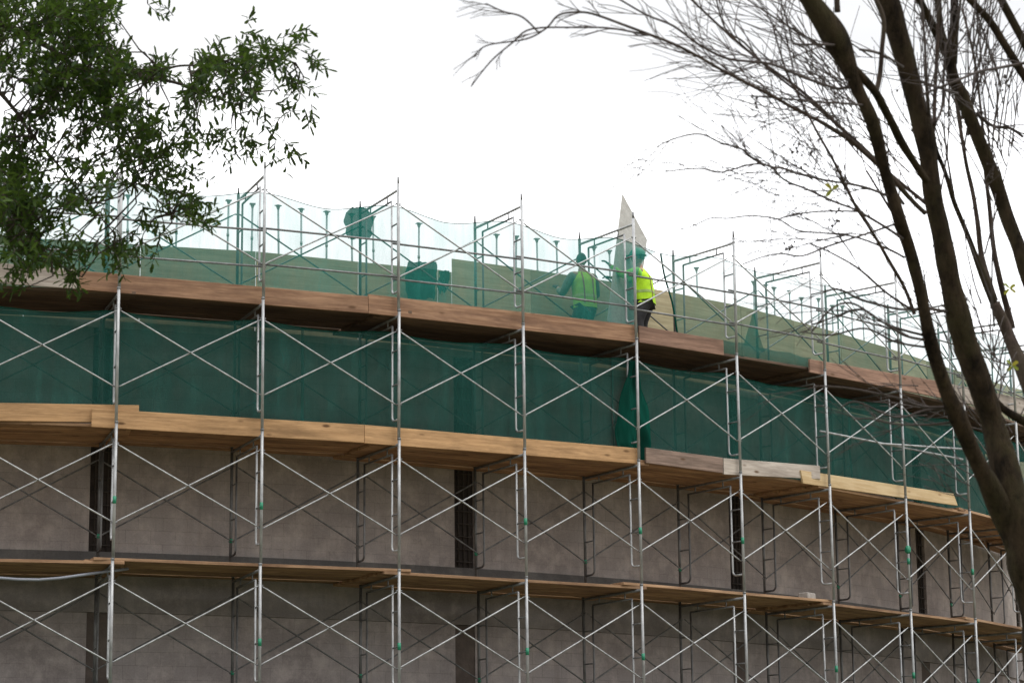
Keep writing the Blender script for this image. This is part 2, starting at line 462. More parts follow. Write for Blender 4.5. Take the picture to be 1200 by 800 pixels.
# ------------------------------------------------------------------ scaffold frames
def leg_mb(r, top):
    return MB().tube([(r, 0, 0), (r, 0, top)], .023, 10)
def ladder_pts(rear):
    a, zt, zb = .25, 1.74, .28
    P = [(.0, zb), (.17, zb)]
    for k in range(1, 6):
        th = pi / 2 * k / 5
        P.append((.17 + (a - .17) * sin(th), zb + .08 * (1 - cos(th))))
    P += [(a, zb + .3), (a, zt)]
    return [((1.5 - x) if rear else x, 0, z) for x, z in P]
FR_TOP = 1.93
def make_frame(bands, pin):
    root = thing('scaffold_frame', 'steel frame', 'scaffold frame', (0, 0, 0), 0, 'scaffold frames')
    for r in (0, 1.5):
        lg = leg_mb(r, 1.952).build('leg', M['galv'] if r == 0 else M['galv_rear_shaded'], root)
        for z in (1.636, .501):
            MB().tube([(r, -.045, z), (r, .045, z)], .011, 6).build('brace_stud', M['dark_steel'], lg)
        if pin:
            MB().tube([(r, 0, 1.953), (r, 0, 2.06)], .017, 8).build('coupling_pin', M['galv_dull_shaded'], lg)
        else:
            MB().tube([(r, 0, 1.925), (r, 0, 1.95)], .0285, 10).build('coupling_collar', M['galv_dull_shaded'], lg)
    MB().tube([(.0, 0, 1.856), (1.5, 0, 1.856)], .021, 8).build('header', M['galv_dull_shaded'] if not pin else M['galv'], root)  # headers below a deck take the darker copy as painted shade
    MB().tube(ladder_pts(False), .0165, 8).build('ladder_tube', M['galv'], root)
    MB().tube(ladder_pts(True), .0165, 8).build('ladder_tube', M['galv_rear_shaded'], root)
    MB().tube([(.25, 0, 1.74), (1.25, 0, 1.74)], .0165, 8).build('lower_header', M['galv_dull_shaded'], root)
    for x0, x1 in ((.0, .25), (1.25, 1.5)):
        for z in (1.34, .82):
            MB().tube([(x0, 0, z), (x1, 0, z)], .0125, 6).build('rung', M['galv_dull_shaded'], root)
    for x in (.42, 1.08):
        MB().tube([(x, 0, 1.74), (x, 0, 1.856)], .012, 6).build('spacer', M['galv_dull_shaded'], root)
    if bands:
        MB().tube([(0, 0, .77), (0, 0, .875)], .0262, 10).build('green_band', M['green_paint'], root)
        MB().tube([(1.5, 0, .48), (1.5, 0, .54)], .0258, 10).build('green_band', M['green_paint'], root)
    return root
protos = {1: make_frame(True, False), 3: make_frame(False, False), 4: make_frame(False, True)}
first = {}
FMIN, FMAX = -1, 11
def up_ord(i): return ORD[i] + ' upright from the left' if i >= 0 else 'at the left picture edge'
lift_txt = {1: 'bare lowest lift', 2: 'bare lift under the middle planks', 3: 'green-netted lift', 4: 'topmost lift against the sky'}
KIDS = {}
for l in (1, 2, 3, 4):
    for i in range(FMIN, FMAX + 1):
        p = protos[{1: 1, 2: 1, 3: 3, 4: 4}[l]]
        if l <= 2 and i in {1: (0, 5, 9), 2: (-1, 2, 6, 10)}[l]: p = protos[3]
        if (p.name not in first): o = p; first[p.name] = 1
        else: o = copy_tree(p)
        o.location = pt(i, 0, base(l)); o.rotation_euler = (rnd.uniform(-.004, .004), rnd.uniform(-.002, .002), ang(i) + pi / 2 + rnd.uniform(-.02, .02))
        tag(o, f'galvanised ladder frame in the {lift_txt[l]}, {up_ord(i)}')
# base plates under the lowest lift
bp = thing('base_plate', 'steel screw jack and base plate under an upright', 'base plate', (0, 0, 0), 0, 'base plates')
MB().box((-.075, -.075, -.026), (.075, .075, -.018)).build('plate', M['galv_dull_shaded'], bp, False)
MB().tube([(0, 0, -.018), (0, 0, 0)], .018, 8).build('jack', M['galv_dull_shaded'], bp)
for i in range(FMIN, FMAX + 1):
    for r in (0, 1.5):
        o = bp if (i == FMIN and r == 0) else copy_tree(bp)
        o.location = pt(i, r, base(1))
        tag(o, 'steel base plate on the ground under an upright', None)

# ------------------------------------------------------------------ cross braces
def make_brace(r, mat, rad):
    L = 2 * (RAD - r) * sin(DA / 2) - .02
    root = thing('cross_brace', 'brace', 'cross brace', (0, 0, 0), 0, 'cross braces')
    for s, y in ((1, -.014), (-1, .014)):
        za, zb = (1.636, .501) if s > 0 else (.501, 1.636)
        mb = MB()
        A, B = Vector((-L / 2, y, za)), Vector((L / 2, y, zb))
        d = (B - A).normalized()
        mb.tube([A, A + d * .06, A + d * .09, B - d * .09, B - d * .06, B], [rad * .6, rad * .7, rad, rad, rad * .7, rad * .6], 7)
        mb.build('bar', mat, root)
    MB().tube([(0, -.035, 1.0685), (0, .035, 1.0685)], .012, 6).build('rivet', M['dark_steel'], root)
    return root
gap_txt = lambda i: f'between the {ORD[i]} and {ORD[i+1]} uprights' if i >= 0 else 'at the left picture edge'
RIN = 1.46
bo, bi_ = make_brace(.05, M['galv'], .0125), make_brace(RIN, M['galv_rear_shaded'], .0125)
fo = fi = True
for l in (1, 2, 3, 4):
    for i in range(FMIN, FMAX):
        for which in (0, 1):
            if which == 0:
                o = bo if fo else copy_tree(bo); fo = False; r = .05
            else:
                o = bi_ if fi else copy_tree(bi_); fi = False; r = RIN
            m = (pt(i, r, base(l)) + pt(i + 1, r, base(l))) / 2
            o.location = m + Vector((0, 0, rnd.uniform(-.012, .012))); o.rotation_euler = (rnd.uniform(-.006, .006), rnd.uniform(-.005, .005), ang(i + .5))
            tag(o, f"{'pale front' if which == 0 else 'dim rear'} cross brace, {lift_txt[l].replace(' against the sky','').replace('bare lift under the middle planks','bare upper lift')}, {gap_txt(i)}",
                None, 'front cross braces' if which == 0 else 'rear cross braces')

# guard rails of the topmost lift
gr = None
for i in range(FMIN, FMAX):
    for k, (z, nm) in enumerate(((1.05, 'upper'), (.50, 'lower'))):
        L = 2 * (RAD - .085) * sin(DA / 2) + .12
        if gr is None:
            gr = MB().tube([(-L / 2, 0, 0), (L / 2, 0, 0)], .0165, 8).build('guard_rail', M['galv_dull_shaded'])
            o = gr
        else: o = gr.copy(); COL.objects.link(o)
        m = (pt(i, .085, base(4) + z) + pt(i + 1, .085, base(4) + z)) / 2
        o.location = m + Vector((0, 0, (.018 if i % 2 else -.018)))
        o.rotation_euler = (0, 0, ang(i + .5))
        tag(o, f'{nm} steel guard rail of the topmost lift, {gap_txt(i)}', 'guard rail', 'guard rails along the top platform')
# two loose tubes in the green-netted lift, far right
for (xa, ya), (xb, yb), lab in (((961, 505), (1128, 538), 'loose pale tube sloping across the green net at far right'),
                               ((1030, 519.5), (1131, 526), 'short loose pale tube lying level across the green net at far right')):
    A, B = pt(*on_r(xa, ya, .13)[:1], .13, on_r(xa, ya, .13)[1]), pt(*on_r(xb, yb, .11)[:1], .11, on_r(xb, yb, .11)[1])
    o = MB().tube([A, B], .019, 8).build('loose_tube', M['galv']); rebase(o, (A + B) / 2)
    tag(o, lab, 'steel tube')

# ------------------------------------------------------------------ decks
segs = [(-2.1, .10), (-.13, 2.10), (1.90, 4.10), (3.88, 6.08), (5.90, 8.1), (7.9, 10.1), (9.9, 11.1)]
dk_txt = {1: 'lowest platform', 2: 'middle platform', 3: 'top platform'}
dkname = ['left-edge', 'second', 'third', 'fourth', 'fifth', 'sixth', 'seventh']
for l in (1, 2, 3):
    for k, (ta, tb) in enumerate(segs):
        rr = .088
        A, B = pt(ta, rr, dtop(l) - .045), pt(tb, rr, dtop(l) - .045)
        d = B - A; L = d.length; rz = math.atan2(d.y, d.x)
        up = .047 if k % 2 else 0
        lab = f'{ORD[k]} length of plank deck from the left on the {dk_txt[l]}'
        root = thing('plank_deck', lab, 'scaffold deck', A + Vector((0, 0, up)), rz, 'plank decks of the scaffold')
        w = .262; y = 0
        for j in range(6):
            if j == 5: y += .075; w = .25
            e0, e1 = rnd.uniform(-.05, .05), rnd.uniform(-.05, .05)
            o = MB().box((e0, y, 0), (L + e1, y + w, .044)).build('plank', M['plank_old'] if l == 3 else M['plank'], root, False, .004)
            o.location = (0, 0, rnd.uniform(-.002, .002))
            y += w + .008
# toe boards
def board(x0, yt0, yb0, x1, yt1, yb1, r, mat, label, thick=.038, cut=None):
    ta, za1 = on_r(x0, yt0, r); _, za0 = on_r(x0, yb0, r)
    tb, zb1 = on_r(x1, yt1, r); _, zb0 = on_r(x1, yb1, r)
    A0_, A1_, B0_, B1_ = pt(ta, r, za0), pt(ta, r, za1), pt(tb, r, zb0), pt(tb, r, zb1)
    d = (B0_ - A0_); d.z = 0; d.normalize()
    n = Vector((-d.y, d.x, 0)) * thick
    c = [A0_, B0_, B0_ + n, A0_ + n, A1_, B1_, B1_ + n, A1_ + n]
    if cut: c[4] = c[4] + d * cut[0]; c[7] = c[7] + d * cut[0]; c[5] = c[5] - d * cut[1]; c[6] = c[6] - d * cut[1]
    o = MB().hexa(c).build('toe_board', mat, None, False, 0)
    rebase(o, A0_, math.atan2(d.y, d.x))
    bm = bmesh.new(); bm.from_mesh(o.data)
    bmesh.ops.bevel(bm, geom=bm.edges[:], offset=.004, segments=1, affect='EDGES'); bm.to_mesh(o.data); bm.free()
    return tag(o, label, 'toe board', 'toe boards along the platforms')
TB = .043
board(-70, 470.5, 492, 163, 474.5, 495, .09, M['pine'], 'raised tan toe board at the left end of the middle platform')
board(108, 478.5, 500, 427, 497.5, 518.5, TB, M['pine'], 'long tan toe board on the middle platform, from the first to third upright')
board(427.5, 497.5, 519, 748, 525, 543, TB, M['pine'], 'long tan toe board on the middle platform, from the third to fifth upright')
board(757, 524, 542, 847, 536, 554, TB, M['pine_dark'], 'old dark weathered toe board on the middle platform beside the green bundle')
board(848, 536.5, 555.5, 961, 545.5, 561, TB, M['pine_grey'], 'grey weathered toe board on the middle platform under the sixth upright')
board(941, 551, 566, 1122, 579, 592, .034, M['pine_new'], 'bright new yellow toe board on the middle platform at right', cut=(-.06, .12))
board(-70, 302, 327, 93, 316, 338.5, TB, M['pine_grey'], 'greyish toe board on the top platform at left, under the leaves')
board(72, 316, 339, 431.5, 347.5, 367, .043 - .0, M['pine_brown'], 'long brown toe board on the top platform, first to third upright') if False else \
    board(93.5, 317, 339, 431.5, 347, 367, TB, M['pine_brown'], 'long brown toe board on the top platform, first to third upright')
board(432, 344.5, 367, 746, 381, 401, TB, M['pine_brown'], 'long brown toe board on the top platform below the worker behind net')
board(749, 381.5, 401, 848, 398.5, 416, TB, M['pine_red'], 'short reddish toe board on the top platform at the worker\'s feet')
board(949, 420.5, 436, 1104, 447, 466, TB, M['pine_red'], 'reddish brown toe board on the top platform at right behind branches')
board(1105, 447.5, 467, 1230, 473, 491, TB, M['pine_grey'], 'toe board on the top platform at far right behind the tree trunks')

# ------------------------------------------------------------------ nets
def make_net(name, label, tl, tr, zlo, zhi, r, mat, nu, nv, amp=.05, seed=0, hem=True, billow=0., cat='safety net', group=None):
    """tl, tr: functions of v; zlo, zhi: functions of t"""
    def fn(u, v):
        t = tl(v) + (tr(v) - tl(v)) * u
        z = zlo(t) + (zhi(t) - zlo(t)) * v
        P = Vector((t * 2.13, z * .8, seed))
        fold = noise.noise(Vector((t * 9, z * .55, seed))) * .5 + noise.noise(Vector((t * 3.1, z * 1.3, seed + 9)))
        rr = r + amp * fold - billow * sin(pi * (t % 1)) * sin(pi * v)
        rr += .035 * noise.noise(Vector((t * 1.6, z * 4.5, seed + 2))) * (1.3 - v)
        return pt(t, rr, z)
    o = MB().grid(fn, nu, nv).build(name, mat)
    set_uv(o, ring_uv)
    c = sum((v.co for v in o.data.vertices), Vector()) / len(o.data.vertices)
    rebase(o, c)
    tag(o, label, cat, group)
    if hem:
        h = MB().tube([fn(i / 60, 1.0) for i in range(61)], .006, 5)
        ho = h.build('hem', M['net_cloth'], o); set_uv(ho, ring_uv); ho.data.transform(Matrix.Translation(-c))
    return o
C_ = lambda k: (lambda v: k)
lower = [(-1.6, 1.35, 'left'), (1.33, 3.9, 'middle'), (3.88, 6.5, 'right'), (6.48, 10.6, 'far right')]
lo_lab = ['dark green net on the left of the netted lift, behind first and second uprights',
          'dark green net mid-way along the netted lift, behind third and fourth uprights',
          'dark green net in the netted lift, behind sixth and seventh uprights',
          'dark green net at the far right of the netted lift, behind the branches']
for k, (a, b, nm) in enumerate(lower):
    make_net('safety_net', lo_lab[k], C_(a), C_(b), lambda t: dtop(2) + .06, lambda t: zu(3) + .045 - .07 * abs(sin(pi * t)) + .03 * noise.noise(Vector((t * 2, 3, 1))),
             .345 + .006 * (k % 2), M['net_dense'], 90, 16, .03, k * 3.3, group='green safety nets')
def topz(t): return zu(4) + .03 - .11 * sin(pi * (t % 1)) ** 2 + .02 * sin(7 * t)
tA = on_r(768, 290, .33)[0]
tAb = on_r(746, 372, .33)[0]
tBt = on_r(774, 303, .33)[0]; tBb = on_r(799, 388, .33)[0]
upper_lab = ['pale green see-through net on the top platform, left of the hi-vis worker',
             'pale green see-through net on the top platform, right of the hi-vis worker']
make_net('safety_net', 'thin green see-through net at the left of the top platform, partly behind leaves', C_(-1.6), C_(1.0), lambda t: dtop(3) + .03, topz, .34, M['net_thin'], 70, 16, .04, 21, group='green safety nets')
make_net('safety_net', upper_lab[0], C_(1.0), lambda v: tAb + (tA - tAb) * v ** 6, lambda t: dtop(3) + .03, topz, .335, M['net_thin'], 90, 16, .04, 22, group='green safety nets')
make_net('safety_net', upper_lab[1], lambda v: tBb + (tBt - tBb) * v, C_(10.6), lambda t: dtop(3) + .03, topz, .34, M['net_sheer'], 130, 16, .04, 23, group='green safety nets')
o = MB().tube([pt(tBb + (tBt - tBb) * k / 10, .335 + .02 * sin(k), dtop(3) + .03 + (topz(tBt) - dtop(3) - .03) * k / 10) for k in range(11)], .016, 6).build('net_edge_rope', M['net_cloth'])
set_uv(o, ring_uv); rebase(o, pt(tBb, .33, dtop(3)))
tag(o, 'dark rolled net edge slanting down right of the hi-vis worker', 'net rope')

def bundle(name, label, top, height, prof, folds, mat, squash=.5, seed=0, rotz=0, cat='net bundle', rag=.0):
    def fn(u, v):
        a = 2 * pi * u
        k = v * (len(prof) - 1); i = min(int(k), len(prof) - 2); f = k - i
        rr = prof[i] + (prof[i + 1] - prof[i]) * f
        rr *= 1 + .28 * noise.noise(Vector((cos(a) * folds * .5, sin(a) * folds * .5, v * 1.4 + seed))) + .12 * noise.noise(Vector((cos(a) * folds, sin(a) * folds, v * 3 + seed)))
        z = -height * v * (1 + rag * noise.noise(Vector((cos(a) * 2, sin(a) * 2, seed))))
        return Vector((cos(a) * rr, sin(a) * rr * squash, z))
    o = MB().grid(fn, 56, 20).build(name, mat)
    o.location = top; o.rotation_euler = (0, 0, rotz)
    set_uv(o, lambda p: (p.x * 2 + p.y * 2, p.z * 2))
    return tag(o, label, cat)
def on_pt(x, y, r):
    t, z = on_r(x, y, r); return pt(t, r, z)
def px_m(r, x, y):                                    # metres per pixel there
    p = on_pt(x, y, r); return (p - Vector((0, 0, EYE))).length / F
def drape(name, label, left, right, y0, y1, r, mat, fold=.06, k=7, cat='net', seed=0):
    """hanging cloth with folds: left/right give its edges as x over v"""
    def ip(tab, v):
        q = v * (len(tab) - 1); a = min(int(q), len(tab) - 2); return tab[a] + (tab[a + 1] - tab[a]) * (q - a)
    def fn(u, v):
        x = ip(left, v) + (ip(right, v) - ip(left, v)) * u + 1.5 * noise.noise(Vector((u * 3, v * 5, seed)))
        y = y0 + (y1 - y0) * v + (2.5 + 3 * v) * noise.noise(Vector((u * 4.5, v * .6, seed + 4)))
        t, z = on_r(x, y, r)
        return pt(t, r + fold * (sin(u * k * 2 + 2.5 * noise.noise(Vector((u * 2, v * 2, seed)))) * (.35 + .65 * v) + 1.2 * noise.noise(Vector((u * 6, v * 3, seed + 7)))), z)
    o = MB().grid(fn, 48, 26).build(name, mat)
    set_uv(o, ring_uv); rebase(o, fn(.5, .5), ang(on_r((left[0] + right[0]) / 2, y0, r)[0]))
    return tag(o, label, cat)
drape('net_bundle', 'loose dark green net gathered and hanging at the fifth upright down to the middle platform', [738, 733, 728, 725, 722, 724, 738], [744, 750, 756, 760, 764, 766, 757], 424, 541, .22, M['net_cloth'], .07, 7, 'net', 3)
drape('tarp', 'ragged dark green tarp hung on the top rails just left of the third upright', [412, 404, 403, 406, 405, 409], [428, 436, 437, 435, 437, 431], 243, 279, 1.42, M['net_cloth'], .06, 8, 'tarp', 8)
drape('net_drape', 'dark green net piece draped over the plywood just right of the third upright', [478, 475, 476, 475, 478], [511, 512, 510, 511, 508], 307, 350, 1.72, M['net_cloth'], .04, 6, 'net', 12)
drape('net_drape', 'small dark green net scrap on the plywood beside the larger draped piece', [515, 514, 513, 515], [527, 528, 526, 522], 317, 342, 1.74, M['net_cloth'], .03, 4, 'net', 15)
# net sagging over the open deck edge between the sixth and seventh uprights
def sag(u, v):
    x = 846 + (950 - 846) * u
    y0 = 398 + 21 * u; y1 = 416 + 19 * u
    t, z = on_r(x, y0 + (y1 - y0) * v, .2)
    return pt(t, .2 - .03 * sin(pi * v) + .02 * noise.noise(Vector((u * 14, v * 3, 1))), z + .03 * noise.noise(Vector((u * 6, v, 4))))
o = MB().grid(sag, 40, 10).build('sagging_net', M['net_dense']); set_uv(o, ring_uv); rebase(o, sag(.5, .5))
tag(o, 'dark folded green net sagging over the deck edge between the reddish boards', 'safety net')
def fold(u, v):
    x = 883 + v * (-10 + 24 * u); y = 366 + v * (38 + 8 * u)
    t, z = on_r(x, y, .55)
    return pt(t, .55 + .03 * sin(7 * u + 2 * v), z)
o = MB().grid(fold, 12, 12).build('net_fold', M['net_dense'])
set_uv(o, ring_uv); rebase(o, on_pt(880, 390, .55)); tag(o, 'small dark triangular net fold hanging right of the sixth upright', 'net fold')

# rag on the eighth upright
t, z = on_r(1061.5, 645, 0)
bundle('green_rag', 'bright green rag tied round the eighth upright above the lowest planks', pt(7, -.0, z + .1), .15, [.018, .05, .06, .05, .018], 3, M['green_paint'], .9, 5, 0, 'rag')

# ------------------------------------------------------------------ plywood formwork above the wall
PR = WR + .02
prof = [(-120, 262), (0, 276), (100, 284.5), (200, 288), (350, 298), (430, 308), (512, 316), (513.5, 316), (529, 319), (530, 303), (620, 315.5), (670, 322), (730, 332),
        (790, 343), (850, 354.5), (885, 362), (925, 374), (970, 386), (1030, 404), (1090, 424), (1140, 440), (1200, 458), (1300, 480)]
def prof_y(x):
    for (a, ya), (b, yb) in zip(prof, prof[1:]):
        if a <= x <= b: return ya + (yb - ya) * (x - a) / (b - a)
    return prof[-1][1]
cuts = [-115, 30, 165, 300, 420, 513, 529.5, 622, 732, 792, 868, 930, 985, 1040, 1086, 1130, 1170, 1215]
for k in range(len(cuts) - 1):
    xa, xb = cuts[k] + .4, cuts[k + 1] - .4
    rr = PR + (.004 if k % 2 else 0)
    ta, za = on_r(xa, prof_y(xa + .3), rr); tb, zb = on_r(xb, prof_y(xb - .3), rr)
    A, B = pt(ta, rr, dtop(3) - .05), pt(tb, rr, dtop(3) - .05)
    A1, B1 = pt(ta, rr, za), pt(tb, rr, zb)
    d = (B - A).normalized(); n = Vector((-d.y, d.x, 0)) * .019
    o = MB().hexa([A, B, B + n, A + n, A1, B1, B1 + n, A1 + n]).build('formwork_plywood', M['ply'], None, False)
    rebase(o, A, math.atan2(d.y, d.x))
    tag(o, f'olive tan plywood formwork panel above the wall, {ORD[k]} from the left', 'plywood', 'plywood formwork above the wall')
    if k in (2, 4, 6, 7, 9, 11, 13):
        L = (B - A).length
        MB().box((L * .5 - .045, .02, .02), (L * .5 + .045, .06, min(za, zb) - A.z - .05)).build('stud', M['pine_brown'], o, False)

# shoring posts standing behind the plywood
posts = [(150, 228), (208, 231), (268, 234), (296, 238), (326, 240), (353, 244), (383, 247), (412, 250), (437, 253), (491, 261), (582, 274), (605, 276), (629, 279), (652, 282), (696, 289), (714, 293),
         (816, 313), (883, 329), (897, 333), (907, 336), (925, 340), (939, 348), (959, 349), (975, 357), (987, 358), (998, 363), (1011, 368), (1024, 371), (1040, 377)]
sp = thing('shoring_post', 'post', 'shoring post', (0, 0, 0), 0, 'shoring posts behind the plywood')
MB().tube([(0, 0, -1.75), (0, 0, -.06)], .016, 8).build('tube', M['shore'], sp)
MB().tube([(0, 0, -.60), (0, 0, -.55)], .022, 8).build('adjusting_nut', M['shore'], sp)
hm = MB().tube([(0, 0, -.09), (0, 0, -.02)], [.014, .038], 8)
hm.box((-.047, -.04, -.02), (.047, .04, -.008))
hm.build('fork_head', M['shore'], sp, False)
for k, (x, y) in enumerate(posts):
    o = sp if k == 0 else copy_tree(sp)
    r = WR + .55 + rnd.uniform(-.12, .25)
    o.location = on_pt(x, y, r); o.rotation_euler = (rnd.uniform(-.02, .02), rnd.uniform(-.02, .02), ang(3) + rnd.uniform(-.6, .6))
    tag(o, f'thin steel shoring post with flared head above the plywood, {ORD[k]} from the left')

# the sheet the worker is holding
pA, pB, pD = on_pt(730, 228, 1.05), on_pt(758.5, 281, 1.35), on_pt(712.5, 376, .72)
pC = on_pt(752, 394, .95)
nrm = (pB - pA).cross(pD - pA).normalized()
pC = pC - nrm * (pC - pA).dot(nrm)
n = nrm * .02
o = MB().hexa([pD, pC, pC + n, pD + n, pA, pB, pB + n, pA + n]).build('plywood_sheet', M['ply_pale'], None, False)
rebase(o, (pD + pC) / 2); tag(o, 'tall pale pointed plywood sheet stood on end and held by the hi-vis worker', 'plywood sheet')
# block on the lowest deck, grey hose below it
p = on_pt(946, 704, .35)
o = MB().box((-.14, -.09, 0), (.14, .09, .11)).build('concrete_block', M['white_block'], None, False, .012)
t_, _ = on_r(946, 704, .35)
o.location = pt(t_, .35, dtop(1) + .05); o.rotation_euler = (0, 0, ang(t_) + .2)
tag(o, 'small pale block left on the lowest platform by the seventh upright', 'block')
hp = [(-60, 672), (-10, 676), (20, 678.5), (45, 679), (70, 677), (95, 673.5), (115, 670.5), (135, 668), (150, 666)]
pts = [on_pt(x, y, .15 + max(0, (x - 90) * .005)) for x, y in hp]
o = MB().tube(pts, .021, 8).build('sagging_hose', M['hose']); rebase(o, pts[4]); tag(o, 'grey hose sagging under the lowest platform at left edge', 'hose')

# ------------------------------------------------------------------ people
def skin_mesh(name, verts, edges, mat, parent, sub=2):
    """verts: list of (co, radius) or (co, (rx, ry))"""
    me = bpy.data.meshes.new(name)
    me.from_pydata([tuple(v[0]) for v in verts], edges, [])
    o = bpy.data.objects.new(name, me); COL.objects.link(o)
    md = o.modifiers.new('skin', 'SKIN'); md.use_smooth_shade = True; md.branch_smoothing = .6
    for i, v in enumerate(verts):
        r = v[1] if hasattr(v[1], '__len__') else (v[1], v[1])
        me.skin_vertices[0].data[i].radius = r
        me.skin_vertices[0].data[i].use_root = (i == 0)
    ss = o.modifiers.new('sub', 'SUBSURF'); ss.levels = ss.render_levels = sub
    dg = bpy.context.evaluated_depsgraph_get()
    ev = bpy.data.meshes.new_from_object(o.evaluated_get(dg))
    o.modifiers.clear(); o.data = ev; ev.name = name
    ev.materials.clear(); ev.materials.append(mat)
    ev.polygons.foreach_set('use_smooth', [True] * len(ev.polygons))
    o.parent = parent
    return o
def person(label, loc, rotz, hands, lean, hat, sleeve_mat, vest_mat='hivis', scale=1.0, crouch=0.):
    root = thing('person', label, 'person', loc, rotz)
    root.scale = (scale,) * 3
    V = Vector
    hz = .92 - crouch
    hip = V((0, 0, hz))
    fw = V((0, sin(lean), cos(lean)))
    waist, chest, neck0 = hip + fw * .17, hip + fw * .40, hip + fw * .56
    head_b, head_t = neck0 + V((0, .03, .09)), neck0 + V((0, .05, .22))
    J = [(hip, (.15, .105)), (waist, (.135, .10)), (chest, (.165, .115)), (neck0, .062), (head_b, .062)]
    E = [(0, 1), (1, 2), (2, 3), (3, 4)]
    A = {}
    for s in (-1, 1):
        sh = hip + fw * .49 + V((s * .19, 0, 0))
        hd = V(hands[0 if s < 0 else 1])
        mid = (sh + hd) / 2
        d = (hd - sh); L = d.length
        bend = sqrt(max(0, .30 ** 2 - (min(L, .58) / 2) ** 2))
        el = mid + V((s * .25, -.1, -1)).normalized() * bend
        A[s] = (sh, el, hd)
        k = len(J)
        J += [(sh, .062), (el, .043), (el * .12 + hd * .88, .030), (hd, (.04, .02))]
        E += [(2, k), (k, k + 1), (k + 1, k + 2), (k + 2, k + 3)]
    LG = {}
    for s in (-1, 1):
        hj, kn, an = hip + V((s * .095, 0, -.05)), V((s * .11, .03 + crouch * .7, .48 - crouch * .35)), V((s * .12, -.02, .09))
        toe = V((s * .14, .15, .035))
        LG[s] = (hj, kn, an, toe)
        k = len(J)
        J += [(hj, .085), (kn, .058), (an, .04), (toe, .035)]
        E += [(0, k), (k, k + 1), (k + 1, k + 2), (k + 2, k + 3)]
    body = skin_mesh('body', J, E, M['skin'], root, 2)
    # head
    hm = MB()
    hc = neck0 + V((0, .045, .165))
    def headf(u, v):
        a, th = 2 * pi * u, pi * v
        x, y, z = sin(th) * cos(a), sin(th) * sin(a), cos(th)
        jaw = 1 - .22 * max(0, -z) * (1 if y > -.3 else .6)
        px, py, pz = x * .074 * jaw, y * .094 * (1 - .1 * max(0, -z)), z * .118
        if y > .8 and abs(z + .1) < .35 and abs(x) < .25: py += .018 * (1 - abs(z + .1) / .35)
        if y > .75 and .0 < z < .3 and .15 < abs(x) < .6: py -= .006
        return hc + V((px, py, pz))
    hm.grid(headf, 24, 16)
    for s in (-1, 1): hm.ball(hc + V((s * .075, -.008, -.01)), .03, 8, 6, (.35, .7, 1))
    for s in (-1, 1): hm.ball(hc + V((s * .03, .083, .012)), .011, 6, 4)
    hm.ball(hc + V((0, .087, -.052)), .022, 8, 4, (1, .4, .3))
    head = hm.build('head', M['skin'], body)
    hr = MB().grid(lambda u, v: hc + V((cos(2 * pi * u) * sin(pi * .5 * v * 1.15) * .081, sin(2 * pi * u) * sin(pi * .5 * v * 1.15) * .10 - .012, cos(pi * .5 * v * 1.15) * .126)), 20, 8).build('hair', M['hair'], root)
    if hat:
        hb = MB()
        hb.grid(lambda u, v: hc + V((cos(2 * pi * u) * sin(pi * .5 * v) * .112, sin(2 * pi * u) * sin(pi * .5 * v) * .135, .045 + cos(pi * .5 * v) * .12)), 24, 8)
        hb.grid(lambda u, v: hc + V((cos(2 * pi * u) * (.112 + .022 * v), sin(2 * pi * u) * (.135 + .022 * v) + (.05 * v if sin(2 * pi * u) > .3 else 0), .046 - .012 * v)), 24, 2)
        hb.build('hard_hat', hat, root)
    # hands
    for s in (-1, 1):
        sh, el, hd = A[s]
        d = (hd - el).normalized()
        side = d.cross(V((0, 0, 1))).normalized(); nrm_ = side.cross(d)
        hv = [(hd - d * .02, (.03, .02)), (hd + d * .05, (.04, .018))]; he = [(0, 1)]
        for f in range(4):
            off = side * (.033 - .022 * f)
            Lf = (.075, .085, .08, .062)[f]
            k = len(hv)
            b0 = hd + d * .055 + off
            hv += [(b0, .011), (b0 + d * Lf * .45 - nrm_ * .012, .0095), (b0 + d * Lf * .75 - nrm_ * .035, .0085)]
            he += [(1, k), (k, k + 1), (k + 1, k + 2)]
        k = len(hv)
        hv += [(hd + side * .045 * s + d * .015, .012), (hd + side * .06 * s + d * .05 - nrm_ * .02, .010)]
        he += [(0, k), (k, k + 1)]
        skin_mesh('glove', hv, he, M['glove'], root, 1)
    # clothes
    sv = [(waist, (.142, .11)), (chest, (.178, .128)), (hip + fw * .51, (.10, .085))]; se = [(0, 1), (1, 2)]
    for s in (-1, 1):
        sh, el, hd = A[s]; k = len(sv)
        sv += [(sh, .088), (el, .060), (el * .15 + hd * .85, .045)]; se += [(1, k), (k, k + 1), (k + 1, k + 2)]
    skin_mesh('shirt', sv, se, sleeve_mat, root, 2)
    # vest: a shell round the trunk, open at the arms
    def vestf(u, v, g=0.):
        a = 2 * pi * u
        h = -.06 + .58 * v
        w = .180 + .02 * v - .02 * sin(pi * v) + (0 if v < .8 else -.3 * (v - .8))
        dpt = .142 + .018 * sin(pi * v) + (0 if v < .8 else -.35 * (v - .8))
        ca, sa = cos(a), sin(a)
        q = (abs(ca) ** 3 + abs(sa) ** 3) ** (-1 / 3)
        wr = 1 + .05 * noise.noise(V((ca * 3, sa * 3, v * 4)))
        return hip + fw * h + V((ca * q * (w + g) * wr, sa * q * (dpt + g) * wr, 0))
    vest = MB().grid(vestf, 32, 14).build('vest', M[vest_mat], root)
    st = MB()
    for v0 in (.28,):
        st.grid(lambda u, v: vestf(u, v0 + .08 * v, .004), 32, 1)
    st.build('reflective_tape', M['stripe'], vest)
    st = MB()
    for s in (-1, 1):
        st.grid(lambda u, v: vestf(.75 + s * .07 + .02 * (u - .5), .1 + .88 * v, .005), 2, 12)
        st.grid(lambda u, v: vestf(.25 + s * .07 + .02 * (u - .5), .1 + .88 * v, .005), 2, 12)
    st.build('harness_strap', M['strap'], vest)
